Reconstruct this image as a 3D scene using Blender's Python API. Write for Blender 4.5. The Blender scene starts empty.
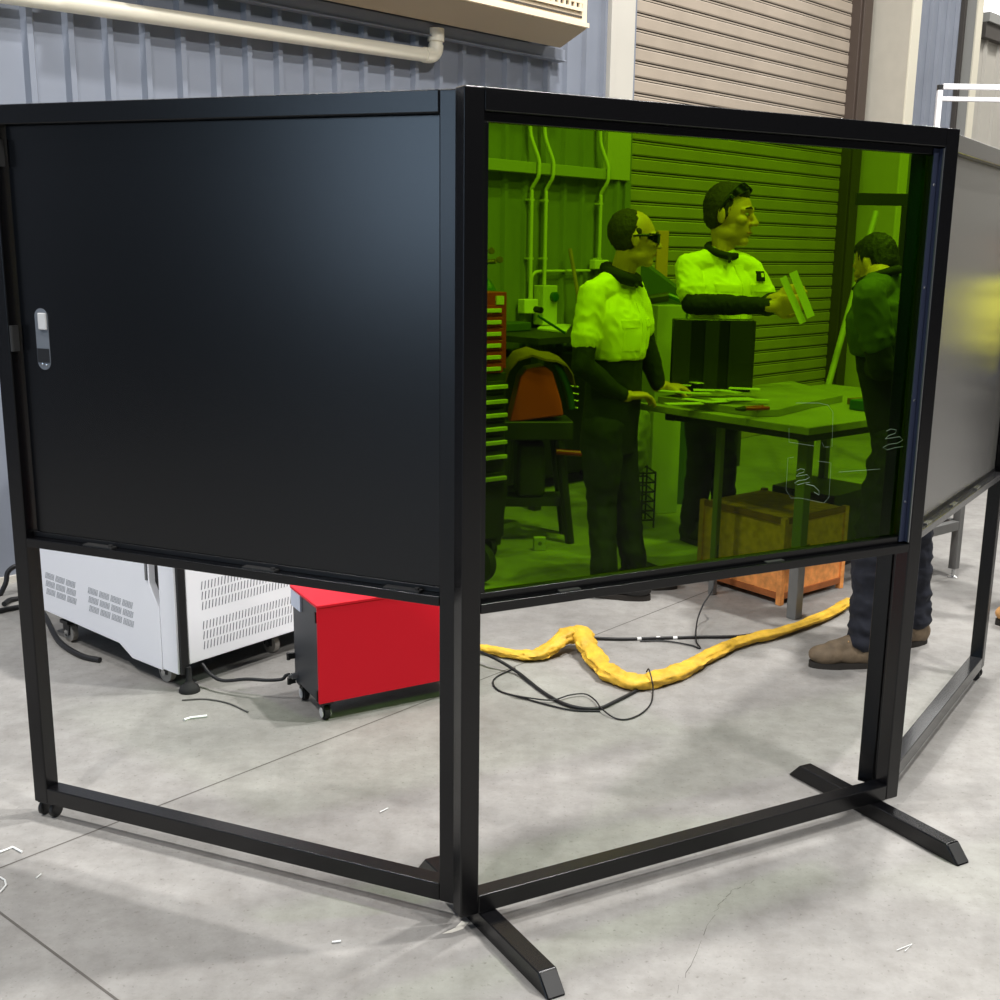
import bpy, bmesh, math, random
from mathutils import Vector, Matrix, noise
from mathutils.bvhtree import BVHTree
random.seed(7)
R = math.radians
V = Vector
scn = bpy.context.scene
col = scn.collection
# ------------------------------------------------------------------ camera (solved from the photo)
F, PITCH, ROLL, CX, CY, CAMH = 1135.317, 0.2181736, 0.0189153, 536.743, 497.417, 1.71505
def build_camera():
    c, s = math.cos(PITCH), math.sin(PITCH)
    right = V((1, 0, 0)); fwd = V((0, c, -s)); up = V((0, s, c))
    cr, sr = math.cos(ROLL), math.sin(ROLL)
    Rr = right * cr + up * sr; Uu = up * cr - right * sr
    cam = bpy.data.cameras.new('camera'); o = bpy.data.objects.new('camera', cam); col.objects.link(o)
    M = Matrix((Rr, Uu, -fwd)).transposed().to_4x4(); M.translation = V((0, 0, CAMH)); o.matrix_world = M
    cam.sensor_width = 36; cam.sensor_fit = 'HORIZONTAL'; cam.lens = F / 1000 * 36
    cam.shift_x = (500 - CX) / 1000; cam.shift_y = (CY - 500) / 1000
    cam.clip_start = .05; cam.clip_end = 200
    scn.camera = o
build_camera()
def at(u, v, y):
    """world point seen at photo pixel (u, v) at ground distance y from the camera"""
    a, b = (u - CX) / F, -(v - CY) / F
    cr, sr = math.cos(ROLL), math.sin(ROLL)
    x = a * cr - b * sr; z = a * sr + b * cr
    c, s = math.cos(PITCH), math.sin(PITCH)
    d = V((x, c + z * s, -s + z * c))
    return V((0, 0, CAMH)) + d * (y / d.y)
# ------------------------------------------------------------------ materials
def lin(*c):
    return tuple(((x / 255) / 12.92 if x / 255 <= .04045 else ((x / 255 + .055) / 1.055) ** 2.4) for x in c)
MATS = {}
def mat(name, rgb, rough=.5, metal=0., vary=.0, vscale=8., bump=0., bscale=60., spec=.5, coat=0.):
    m = bpy.data.materials.new(name); m.use_nodes = True; MATS[name] = m
    nt = m.node_tree; N = nt.nodes; L = nt.links; b = N['Principled BSDF']
    c = lin(*rgb)
    b.inputs['Base Color'].default_value = (*c, 1); b.inputs['Roughness'].default_value = rough
    b.inputs['Metallic'].default_value = metal; b.inputs['Specular IOR Level'].default_value = spec
    if coat: b.inputs['Coat Weight'].default_value = coat; b.inputs['Coat Roughness'].default_value = .1
    if vary or bump:
        tc = N.new('ShaderNodeTexCoord')
    if vary:
        n = N.new('ShaderNodeTexNoise'); n.inputs['Scale'].default_value = vscale; n.inputs['Detail'].default_value = 6
        r = N.new('ShaderNodeValToRGB')
        r.color_ramp.elements[0].position = .3; r.color_ramp.elements[1].position = .7
        r.color_ramp.elements[0].color = (*[x * (1 - vary) for x in c], 1)
        r.color_ramp.elements[1].color = (*[min(1, x * (1 + vary)) for x in c], 1)
        L.new(tc.outputs['Object'], n.inputs['Vector']); L.new(n.outputs['Fac'], r.inputs['Fac'])
        L.new(r.outputs['Color'], b.inputs['Base Color'])
    if bump:
        n2 = N.new('ShaderNodeTexNoise'); n2.inputs['Scale'].default_value = bscale; n2.inputs['Detail'].default_value = 4
        bp = N.new('ShaderNodeBump'); bp.inputs['Strength'].default_value = bump; bp.inputs['Distance'].default_value = .01
        L.new(tc.outputs['Object'], n2.inputs['Vector']); L.new(n2.outputs['Fac'], bp.inputs['Height'])
        L.new(bp.outputs['Normal'], b.inputs['Normal'])
    return m
mat('black_powder', (6, 6, 8), .26, bump=.04, bscale=500, spec=.42)
mat('black_panel', (4, 5, 8), .25, bump=.03, bscale=300, spec=.5)
mat('black_edge', (16, 16, 18), .4)
mat('black_panel_sheen', (84, 83, 80), .2, bump=.02, bscale=200, spec=.9)  # grey base stands for the bright reflection on the black infill
mat('black_plastic', (18, 18, 19), .45)
mat('black_rail_sheen', (46, 46, 47), .17, spec=1.)  # right screen's black rails, base lightened in place of their grazing reflection
mat('rubber', (30, 30, 31), .8)
mat('dark_void', (8, 8, 9), .9)
mat('steel', (150, 152, 155), .32, metal=.9)
mat('bright_steel', (205, 207, 208), .25, metal=1.)
mat('grey_steel_paint', (112, 112, 110), .5, vary=.1)
mat('alu_blue', (62, 69, 92), .32, metal=.5)
mat('wall_blue', (130, 136, 148), .5, vary=.07, vscale=2.5, spec=.35)
mat('girt_paint', (168, 170, 166), .55)
mat('cream_paint', (196, 192, 182), .55, vary=.04, vscale=1.5)
mat('cream_light', (222, 216, 196), .5)
mat('column_paint', (186, 180, 166), .55, vary=.04)
mat('shutter', (172, 159, 143), .45, vary=.07, vscale=3)
mat('shutter_groove', (50, 43, 37), .6)
mat('guide_brown', (74, 62, 54), .5)
mat('pale_wall', (180, 176, 166), .5, vary=.05, vscale=2)
mat('grey_beam', (150, 150, 146), .55)
mat('dark_beam', (72, 68, 64), .6)
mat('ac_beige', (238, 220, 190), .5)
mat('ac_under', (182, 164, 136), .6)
mat('ac_hole', (70, 64, 58), .8)
mat('pvc_cream', (246, 240, 220), .4)
mat('conduit', (212, 212, 200), .45)
mat('switch_grey', (205, 208, 200), .45)
mat('machine_white', (242, 243, 248), .4)
mat('machine_black', (26, 26, 28), .45)
mat('vent_grey', (160, 162, 166), .7)
mat('vent_dark', (104, 106, 116), .7)
mat('red_paint', (232, 18, 44), .5, spec=.25)
mat('cabinet_grey', (52, 55, 60), .45)
mat('label_pale', (206, 214, 232), .5)
mat('caster_grey', (150, 146, 140), .5)
mat('wheel_white', (215, 215, 215), .4)
mat('hose_yellow', (216, 172, 50), .62, vary=.22, vscale=16, bump=.9, bscale=22)
mat('cable_black', (24, 24, 26), .5)
mat('cable_grey', (92, 90, 88), .5)
mat('tape_white', (230, 230, 228), .5)
mat('table_top', (150, 148, 136), .42, vary=.12, vscale=5)
mat('sheet_metal', (150, 148, 134), .38, vary=.18, vscale=7)
mat('strip_metal', (215, 220, 205), .3)
mat('osb', (228, 150, 80), .7, vary=.25, vscale=26)
mat('crate_frame', (150, 86, 40), .7, vary=.2, vscale=12)
mat('ink', (40, 30, 24), .7)
mat('skin', (214, 162, 128), .5, vary=.06, vscale=20)
mat('hair_dark', (48, 36, 28), .7, bump=.6, bscale=160)
mat('hair_black', (24, 20, 18), .65, bump=.5, bscale=160)
mat('hivis', (253, 248, 70), .75, vary=.06, vscale=9, bump=.25, bscale=22)
mat('navy', (20, 23, 34), .85, vary=.15, vscale=12, bump=.3, bscale=24)
mat('denim', (26, 29, 40), .85, vary=.2, vscale=30, bump=.35, bscale=26)
mat('green_shirt', (78, 92, 74), .85, vary=.12, vscale=10, bump=.3, bscale=24)
mat('boot', (112, 96, 76), .75, vary=.25, vscale=18, bump=.3, bscale=40)
mat('boot_tan', (196, 146, 90), .75, vary=.15, vscale=18)
mat('boot_black', (38, 38, 38), .7)
mat('sole', (44, 40, 36), .8)
mat('lens', (8, 8, 10), .12, spec=.8)
mat('eye_white', (170, 164, 154), .4)
mat('iris', (52, 40, 30), .3)
mat('lip', (176, 110, 96), .5)
mat('red_tool', (150, 34, 26), .45)
mat('chest_red', (160, 46, 34), .4)
mat('chest_bar', (200, 204, 180), .35)
mat('orange', (206, 66, 30), .45, vary=.08, vscale=6)
mat('leather', (132, 96, 56), .8, vary=.15, vscale=7, bump=.4, bscale=20)
mat('green_hose', (26, 64, 48), .5)
mat('bottle_green', (38, 92, 56), .35)
mat('dark_metal', (46, 46, 46), .5, vary=.15)
mat('brass', (190, 160, 80), .3, metal=.9)
mat('paper', (232, 232, 224), .7)
mat('wood', (176, 140, 92), .7, vary=.15, vscale=10)
mat('board_green', (62, 84, 66), .6)
mat('post_orange', (214, 150, 60), .6)
mat('cabinet_pale', (170, 172, 166), .55)
mat('frame_white', (232, 230, 232), .35)
mat('smoked', (44, 44, 46), .25)
mat('smoked_dark', (16, 16, 18), .3)
mat('etch', (120, 140, 118), .8)
mat('scrap', (236, 238, 236), .3)
mat('hatch', (112, 118, 126), .4)
mat('crack', (96, 92, 88), .9)
mat('scuff', (206, 202, 192), .8)
# green laser-safety acrylic: tinted transparency with a fresnel gloss
def acrylic():
    m = bpy.data.materials.new('green_acrylic'); m.use_nodes = True; MATS['green_acrylic'] = m
    N = m.node_tree.nodes; L = m.node_tree.links; N.clear()
    out = N.new('ShaderNodeOutputMaterial'); mix = N.new('ShaderNodeMixShader')
    t = N.new('ShaderNodeBsdfTransparent'); t.inputs['Color'].default_value = (.375, .60, .045, 1)
    g = N.new('ShaderNodeBsdfGlossy'); g.inputs['Roughness'].default_value = .03
    f = N.new('ShaderNodeFresnel'); f.inputs['IOR'].default_value = 1.2
    # reflect only on the outer side of each face, so no total reflection arises inside the thin sheet
    geo = N.new('ShaderNodeNewGeometry'); inv = N.new('ShaderNodeMath'); inv.operation = 'SUBTRACT'; inv.inputs[0].default_value = 1
    mu = N.new('ShaderNodeMath'); mu.operation = 'MULTIPLY'
    L.new(geo.outputs['Backfacing'], inv.inputs[1]); L.new(f.outputs[0], mu.inputs[0]); L.new(inv.outputs[0], mu.inputs[1])
    L.new(mu.outputs[0], mix.inputs['Fac']); L.new(t.outputs[0], mix.inputs[1]); L.new(g.outputs[0], mix.inputs[2])
    L.new(mix.outputs[0], out.inputs['Surface'])
acrylic()
def concrete():
    m = bpy.data.materials.new('concrete'); m.use_nodes = True; MATS['concrete'] = m
    N = m.node_tree.nodes; L = m.node_tree.links; b = N['Principled BSDF']
    tc = N.new('ShaderNodeTexCoord')
    def nz(scale, det, rough=.6):
        n = N.new('ShaderNodeTexNoise'); n.inputs['Scale'].default_value = scale; n.inputs['Detail'].default_value = det
        n.inputs['Roughness'].default_value = rough
        L.new(tc.outputs['Object'], n.inputs['Vector']); return n
    def ramp(a, pa, c, pc):
        r = N.new('ShaderNodeValToRGB'); e = r.color_ramp.elements
        e[0].position = pa; e[0].color = (*a, 1); e[1].position = pc; e[1].color = (*c, 1); return r
    n1 = nz(1.1, 8, .62); r1 = ramp(lin(136, 134, 131), .32, lin(160, 158, 154), .68); L.new(n1.outputs['Fac'], r1.inputs['Fac'])
    n2 = nz(9, 8, .7); r2 = ramp((.80, .79, .78), .34, (1.05, 1.05, 1.05), .62); L.new(n2.outputs['Fac'], r2.inputs['Fac'])
    n3 = nz(70, 4, .6); r3 = ramp((.62, .60, .58), .25, (1, 1, 1), .40); L.new(n3.outputs['Fac'], r3.inputs['Fac'])
    def mul(a, bb):
        x = N.new('ShaderNodeMixRGB'); x.blend_type = 'MULTIPLY'; x.inputs['Fac'].default_value = 1
        L.new(a, x.inputs[1]); L.new(bb, x.inputs[2]); return x.outputs[0]
    c = mul(mul(r1.outputs[0], r2.outputs[0]), r3.outputs[0]); L.new(c, b.inputs['Base Color'])
    b.inputs['Roughness'].default_value = .62; b.inputs['Specular IOR Level'].default_value = .35
    bp = N.new('ShaderNodeBump'); bp.inputs['Strength'].default_value = .12; bp.inputs['Distance'].default_value = .004
    L.new(n3.outputs['Fac'], bp.inputs['Height']); L.new(bp.outputs['Normal'], b.inputs['Normal'])
concrete()
def emis(name, rgb, st):
    m = bpy.data.materials.new(name); m.use_nodes = True; MATS[name] = m
    b = m.node_tree.nodes['Principled BSDF']; b.inputs['Base Color'].default_value = (*rgb, 1)
    b.inputs['Emission Color'].default_value = (*rgb, 1); b.inputs['Emission Strength'].default_value = st
emis('daylight_panel', (1, 1, 1), 1.6)
# ------------------------------------------------------------------ mesh builder
class MB:
    def __init__(s): s.v = []; s.f = []; s.m = []; s.cur = 0
    def face(s, ids): s.f.append(ids); s.m.append(s.cur)
    def box(s, lo, hi, M=None):
        x0, y0, z0 = lo; x1, y1, z1 = hi
        P = [V(p) for p in ((x0, y0, z0), (x1, y0, z0), (x1, y1, z0), (x0, y1, z0), (x0, y0, z1), (x1, y0, z1), (x1, y1, z1), (x0, y1, z1))]
        if M is not None: P = [M @ p for p in P]
        n = len(s.v); s.v += P
        for q in ((3, 2, 1, 0), (4, 5, 6, 7), (0, 1, 5, 4), (1, 2, 6, 5), (2, 3, 7, 6), (3, 0, 4, 7)): s.face([n + i for i in q])
        return s
    def prism(s, poly, vec):
        """closed prism: polygon of points extruded along vec"""
        n = len(s.v); k = len(poly); vec = V(vec)
        P = [V(p) for p in poly]; s.v += P + [p + vec for p in P]
        s.face([n + i for i in reversed(range(k))]); s.face([n + k + i for i in range(k)])
        for i in range(k):
            j = (i + 1) % k; s.face([n + i, n + j, n + k + j, n + k + i])
        return s
    def ring(s, c, ax, r, k=16, ref=None, r2=None):
        ax = V(ax).normalized(); ref = V(ref) if ref is not None else (V((0, 0, 1)) if abs(ax.z) < .9 else V((1, 0, 0)))
        a = (ref - ax * ref.dot(ax)).normalized(); b = ax.cross(a); r2 = r if r2 is None else r2
        n = len(s.v); s.v += [V(c) + a * (r * math.cos(2 * math.pi * i / k)) + b * (r2 * math.sin(2 * math.pi * i / k)) for i in range(k)]
        return n
    def loft(s, rings, k, cap=True):
        for a, b in zip(rings, rings[1:]):
            for i in range(k):
                j = (i + 1) % k; s.face([a + i, a + j, b + j, b + i])
        if cap:
            s.face([rings[0] + i for i in reversed(range(k))]); s.face([rings[-1] + i for i in range(k)])
        return s
    def tube(s, pts, r, k=10, cap=True):
        pts = [V(p) for p in pts]; rs = r if isinstance(r, (list, tuple)) else [r] * len(pts)
        rings = []; ref = None
        for i, p in enumerate(pts):
            t = (pts[min(i + 1, len(pts) - 1)] - pts[max(i - 1, 0)]).normalized()
            if ref is None: ref = V((0, 0, 1)) if abs(t.z) < .9 else V((1, 0, 0))
            ref = (ref - t * ref.dot(t)).normalized()
            rings.append(s.ring(p, t, rs[i], k, ref))
        return s.loft(rings, k, cap)
    def cyl(s, p0, p1, r, k=20, r1=None): return s.tube([p0, p1], [r, r if r1 is None else r1], k)
    def lathe(s, c, ax, prof, k=24):
        c = V(c); ax = V(ax).normalized()
        return s.loft([s.ring(c + ax * h, ax, max(r, .0004), k) for r, h in prof], k)
    def ell(s, c, r, M=None, k=20, rows=12):
        c = V(c); n0 = len(s.v); top = []; rings = []
        for j in range(rows + 1):
            ph = math.pi * j / rows
            zz = -math.cos(ph); rr = max(math.sin(ph), .02); n = len(s.v); rings.append(n)
            for i in range(k):
                p = V((r[0] * rr * math.cos(2 * math.pi * i / k), r[1] * rr * math.sin(2 * math.pi * i / k), r[2] * zz))
                s.v.append(c + (M @ p if M is not None else p))
        return s.loft(rings, k)
    def cap(s, p0, p1, r0, r1, k=14):
        """tapered capsule"""
        p0, p1 = V(p0), V(p1); d = p1 - p0
        if d.length < 1e-6: return s.ell(p0, (r0, r0, r0), None, k, 8)
        t = d.normalized(); rings = []
        for a in (-1, -.8, -.45, 0): rings.append(s.ring(p0 + t * (a * r0), t, max(r0 * math.sqrt(max(0, 1 - a * a)), r0 * .04), k))
        for a in (0, .45, .8, 1): rings.append(s.ring(p1 + t * (a * r1), t, max(r1 * math.sqrt(max(0, 1 - a * a)), r1 * .04), k))
        return s.loft(rings, k)
    def chain(s, pts, rs, k=14):
        for i in range(len(pts) - 1): s.cap(pts[i], pts[i + 1], rs[i], rs[i + 1], k)
        return s
    def mesh(s, name):
        me = bpy.data.meshes.new(name); me.from_pydata([tuple(p) for p in s.v], [], s.f)
        bm = bmesh.new(); bm.from_mesh(me); bmesh.ops.recalc_face_normals(bm, faces=bm.faces); bm.to_mesh(me); bm.free()
        if s.m and max(s.m) > 0: me.polygons.foreach_set('material_index', s.m)
        return me
    def build(s, name, m, parent=None, smooth=False, bevel=0., weld=False):
        me = s.mesh(name)
        for x in (m if isinstance(m, (list, tuple)) else [m]): me.materials.append(MATS[x])
        if smooth: smooth_mesh(me, smooth if smooth is not True else 40)
        o = bpy.data.objects.new(name, me); col.objects.link(o); o.parent = parent
        if bevel:
            b = o.modifiers.new('bevel', 'BEVEL'); b.width = bevel; b.segments = 3; b.limit_method = 'ANGLE'; b.angle_limit = R(35)
            b.harden_normals = True; me.polygons.foreach_set('use_smooth', [True] * len(me.polygons))
        return o
def smooth_mesh(me, ang):
    me.polygons.foreach_set('use_smooth', [True] * len(me.polygons))
    bm = bmesh.new(); bm.from_mesh(me)
    for e in bm.edges:
        if len(e.link_faces) == 2 and e.calc_face_angle(0) > R(ang): e.smooth = False
    bm.to_mesh(me); bm.free()
def fuse(mb, name, m, parent, voxel, iters=3, fac=.5, wrinkle=0., wscale=14., stretch=(1, 1, .45)):
    """one continuous surface out of overlapping closed shapes"""
    tmp = bpy.data.objects.new('tmp', mb.mesh('tmp')); col.objects.link(tmp)
    r = tmp.modifiers.new('r', 'REMESH'); r.mode = 'VOXEL'; r.voxel_size = voxel
    sm = tmp.modifiers.new('s', 'SMOOTH'); sm.factor = fac; sm.iterations = iters
    dg = bpy.context.evaluated_depsgraph_get(); dg.update()
    me = bpy.data.meshes.new_from_object(tmp.evaluated_get(dg)); me.name = name
    bpy.data.objects.remove(tmp)
    if wrinkle:
        ns = [v.normal.copy() for v in me.vertices]
        for v, n in zip(me.vertices, ns):
            p = V((v.co.x * stretch[0], v.co.y * stretch[1], v.co.z * stretch[2])) * wscale
            p2 = V((v.co.x + v.co.z * .8, v.co.y, v.co.z * .6 - v.co.x * .5)) * wscale * 1.6
            d = noise.noise(p) * .7 + (1 - abs(noise.noise(p2)) * 2) * .35
            v.co += n * wrinkle * d
    me.materials.clear(); me.materials.append(MATS[m])
    me.polygons.foreach_set('use_smooth', [True] * len(me.polygons))
    o = bpy.data.objects.new(name, me); col.objects.link(o); o.parent = parent
    return o
def thing(name, label, cat, loc, rz=0, group=None):
    o = bpy.data.objects.new(name, None); col.objects.link(o); o.location = V(loc); o.rotation_euler = (0, 0, rz)
    o.empty_display_size = .1
    return tag(o, label, cat, group)
def tag(o, label, cat, group=None, kind=None):
    if label: o['label'] = label
    if cat: o['category'] = cat
    if group: o['group'] = group
    if kind: o['kind'] = kind
    return o
def struct(o, label=None):
    o['kind'] = 'structure'
    if label: o['label'] = label
    return o
def kids(o): return [c for c in bpy.data.objects if c.parent == o]
def dup(o, loc=None, rz=None, label=None):
    def cp(a, par):
        c = a.copy(); col.objects.link(c); c.parent = par
        for ch in kids(a): cp(ch, c)
        return c
    c = cp(o, None)
    if loc is not None: c.location = V(loc)
    if rz is not None: c.rotation_euler = (0, 0, rz)
    if label: c['label'] = label
    return c
def catmull(pts, n=8):
    P = [V(p) for p in pts]; P = [P[0] * 2 - P[1]] + P + [P[-1] * 2 - P[-2]]; out = []
    for i in range(1, len(P) - 2):
        for j in range(n):
            t = j / n; a, b, c, d = P[i - 1:i + 3]
            out.append(.5 * ((2 * b) + (c - a) * t + (2 * a - 5 * b + 4 * c - d) * t * t + (3 * b - a - 3 * c + d) * t ** 3))
    out.append(P[-2]); return out
def ground(u, v, z=0.):
    a, b = at(u, v, 1.), V((0, 0, CAMH)); d = a - b
    return b + d * ((z - CAMH) / d.z)

# ------------------------------------------------------------------ the shed
Wd = V((.686, .728, 0)).normalized(); Nw = V((.728, -.686, 0)).normalized(); W0 = V((-2.68, 5.5, 0))
def Wp(t, n=0., z=0.): return W0 + Wd * t + Nw * n + V((0, 0, z))
WM = Matrix((Wd, -Nw, V((0, 0, 1)))).transposed().to_4x4(); WM.translation = W0   # wall frame: x along, y into the wall
def wbox(mb, t0, t1, n0, n1, z0, z1): return mb.box((t0, -n1, z0), (t1, -n0, z1), WM)

def floor():
    mb = MB(); mb.box((-9, -8, -.2), (14, 22, 0))
    mb.cur = 1
    def line(p0, p1, w, z=.0006):
        p0, p1 = V(p0), V(p1); d = (p1 - p0).normalized(); s = V((-d.y, d.x, 0)) * w / 2; up = V((0, 0, z))
        n = len(mb.v); mb.v += [p0 - s + up, p1 - s + up, p1 + s + up, p0 + s + up]; mb.face([n, n + 1, n + 2, n + 3])
    j = V((.652, .758, 0)); q = V((.785, -.62, 0))
    a = V((-1.471, 2.85, 0)); line(a - j * 4, a + j * 12, .006)
    b = V((-1.371, 2.636, 0)); line(b - q * .25, b + q * 3, .007)
    rnd = random.Random(3); key = [V((.63, 2.86, 0)), V((.553, 2.805, 0)), V((.50, 2.72, 0)), V((.437, 2.575, 0)), V((.345, 2.338, 0))]; pts = []
    for p0, p1 in zip(key, key[1:]):
        for q in range(9): pts.append(p0.lerp(p1, q / 9) + V((rnd.uniform(-.006, .006), rnd.uniform(-.004, .004), 0)))
    for q, (p0, p1) in enumerate(zip(pts, pts[1:])):
        if q % 7 != 5: line(p0, p1, rnd.choice((.0008, .0012, .0018)))
    mb.cur = 2
    s = [ground(*p) for p in ((442, 934), (455, 928), (462, 921), (470, 921), (463, 929), (452, 933))]
    n = len(mb.v); mb.v += [p + V((0, 0, .0007)) for p in s]; mb.face([n + i for i in range(len(s))])
    struct(mb.build('floor', ['concrete', 'crack', 'scuff']), 'grey polished concrete workshop floor')
floor()
def corrugated(name, t0, t1, z0, z1, m, label=None, per=.2, depth=.03):
    prof = []; k = math.floor((t0 - .32) / per); t = .32 + per * k
    while t < t1 + per:
        for dt, n in ((-.031, 0), (-.014, depth), (.014, depth), (.031, 0)): prof.append((t + dt, n))
        t += per
    prof = [p for p in prof if t0 <= p[0] <= t1]; prof = [(t0, 0)] + prof + [(t1, 0)]
    mb = MB(); n0 = len(mb.v)
    for (t, n) in prof: mb.v += [Wp(t, n, z0), Wp(t, n, z1)]
    for i in range(len(prof) - 1): a = n0 + 2 * i; mb.face([a, a + 2, a + 3, a + 1])
    back = len(mb.v)
    for t in (t0, t1): mb.v += [Wp(t, -.06, z0), Wp(t, -.06, z1)]
    e = n0 + 2 * (len(prof) - 1)
    mb.face([back, back + 1, back + 3, back + 2]); mb.face([n0, n0 + 1, back + 1, back]); mb.face([e, e + 1, back + 3, back + 2])
    return struct(mb.build(name, m), label)
corrugated('wall_back', -7, 4.9, .03, 7, 'wall_blue', 'blue grey corrugated steel wall')
corrugated('wall_back.001', 8.4, 10.5, 0, 7, 'wall_blue', 'blue grey corrugated steel wall beyond the shutter')
corrugated('wall_back.002', 10.95, 17, 0, 4.12, 'pale_wall', 'pale ribbed steel wall at far right', per=.36)
struct(wbox(MB(), 4.9, 8.4, -.06, 0, 4.6, 7).build('wall_back.003', 'wall_blue'), 'wall above the shutter')
mb = MB(); wbox(mb, 17, 17.2, -.1, 9, 0, 7); struct(mb.build('wall_right', 'pale_wall'), 'pale end wall')
mb = MB(); wbox(mb, -7, 4.56, -.1, .02, 0, .035); struct(mb.build('baseboard_back', 'cream_paint'), 'pale concrete edge at the wall foot')
# roller shutter
def shutter():
    mb = MB(); t0, t1 = 4.86, 8.17; per = .115; z = 0.; prof = []
    while z < 4.6:
        prof += [(z, -.05, 0), (z + .01, -.044, 0), (z + .08, -.044, 0), (z + .088, -.05, 0), (z + .0885, -.064, 1), (z + .0945, -.064, 1), (z + .095, -.052, 0), (z + .106, -.052, 0), (z + .1065, -.064, 1), (z + .1145, -.064, 1)]
        z += per
    for (z, n, g) in prof: mb.v += [Wp(t0, n, z), Wp(t1, n, z)]
    for i in range(len(prof) - 1):
        mb.cur = 1 if (prof[i][2] or prof[i + 1][2]) else 0; mb.face([2 * i, 2 * i + 1, 2 * i + 3, 2 * i + 2])
    mb.cur = 0; b = len(mb.v); mb.v += [Wp(t0, -.1, 0), Wp(t1, -.1, 0), Wp(t0, -.1, z), Wp(t1, -.1, z)]; mb.face([b, b + 1, b + 3, b + 2])
    o = struct(mb.build('door_1', ['shutter', 'shutter_groove']), 'beige steel roller shutter')
    mb = MB(); wbox(mb, 8.17, 8.4, -.08, .05, 0, 4.6); wbox(mb, 8.2, 8.24, .05, .07, 0, 4.6); g = mb.build('guide_rail', 'guide_brown', bevel=.005); g.parent = o
    g['label'] = 'dark brown shutter guide rail'
    mb = MB(); wbox(mb, 4.80, 4.87, -.08, .03, 0, 2.2); g = mb.build('guide_rail', 'wall_blue', bevel=.004); g.parent = o
shutter()
mb = MB(); wbox(mb, 4.58, 4.83, .0, .045, 2.21, 5.5); wbox(mb, 4.53, 4.58, .0, .07, 2.21, 5.5)
struct(mb.build('trim_1', 'cream_paint', bevel=.004), 'pale steel jamb plate left of the shutter')
mb = MB(); wbox(mb, 3.0, 4.53, .03, .11, 2.2, 2.275); struct(mb.build('trim_2', 'girt_paint', bevel=.004), 'pale horizontal wall rail')
def column(name, t0, d, w, z1, m, m2, label):
    mb = MB(); wbox(mb, t0, t0 + .03, 0, d, 0, z1); mb.cur = 1; wbox(mb, t0 - .005, t0 + w, d, d + .02, 0, z1)
    struct(mb.build(name, [m, m2], bevel=.003), label)
column('trim_3', 8.45, .42, .16, 7, 'column_paint', 'cream_light', 'beige steel column right of the shutter')
column('trim_4', 10.49, .14, .14, 7, 'grey_beam', 'cream_light', 'grey steel column by the pale wall')
mb = MB(); wbox(mb, 10.41, 10.46, .0, .05, 0, 7); struct(mb.build('trim_5', 'dark_beam', bevel=.003), 'dark corner trim')
mb = MB(); wbox(mb, 10.9, 17, .0, .12, 4.22, 4.32); mb.cur = 1; wbox(mb, 10.9, 17, -.02, .09, 4.06, 4.22)
struct(mb.build('trim_6', ['grey_beam', 'dark_beam'], bevel=.003), 'grey head beam over the pale wall')
mb = MB(); wbox(mb, 10.9, 17, -.06, -.02, 4.3, 7); struct(mb.build('window_1', 'daylight_panel'), 'bright translucent panel above the pale wall')

# ------------------------------------------------------------------ things on the wall
def air_con():
    t0, t1 = .6, 3.847; r = thing('air_cooler', 'large beige wall mounted air cooler above the blue corrugated wall', 'air cooler', Wp(t0, 0, 3.024))
    off = r.location; N = .433
    def P(t, n, z): return Wp(t, n, z) - off
    prof = [(N, 3.12), (N, 4.4), (.04, 4.4), (.04, 3.16), (.12, 3.05), (.20, 3.024)]
    mb = MB(); mb.prism([P(t0, n, z) for n, z in prof], Wd * (t1 - t0))
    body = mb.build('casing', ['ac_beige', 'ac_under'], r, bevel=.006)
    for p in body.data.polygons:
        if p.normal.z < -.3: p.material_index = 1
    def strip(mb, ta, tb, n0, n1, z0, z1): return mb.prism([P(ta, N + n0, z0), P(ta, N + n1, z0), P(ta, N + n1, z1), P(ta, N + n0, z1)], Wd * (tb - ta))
    strip(MB(), t0, t1, 0, .02, 3.125, 3.152).build('lower_lip', 'ac_beige', r)
    gt0, gt1, gz0, gz1 = 1.2, 3.79, 3.215, 4.2
    strip(MB(), gt0, gt1, .001, .004, gz0, gz1).build('intake', 'ac_hole', r)
    g = MB(); z = gz0
    while z < gz1: strip(g, gt0, gt1, .004, .02, z, z + .02); z += .048
    t = gt0
    while t < gt1 + .01: strip(g, t, t + .022, .004, .019, gz0, gz1); t += .052
    g.build('grille', 'ac_beige', r)
    strip(MB(), gt0 - .1, gt1, .001, .006, 3.178, 3.19).build('seam', 'ac_hole', r)
    for t in (1.0, 2.9):
        b = MB(); b.prism([P(t, 0.031, 3.2), P(t, .06, 3.2), P(t, .06, 3.9), P(t, .031, 3.9)], Wd * .06)
        b.build('mounting_bracket', 'grey_steel_paint', r)
air_con()
mb = MB(); wbox(mb, .9, 4.02, .032, .085, 2.965, 3.045); wbox(mb, .9, 4.02, .085, .10, 2.965, 2.975)
tag(mb.build('support_rail', 'wall_blue', bevel=.003), 'blue grey steel rail on the wall beneath the air cooler', 'rail')
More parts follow.
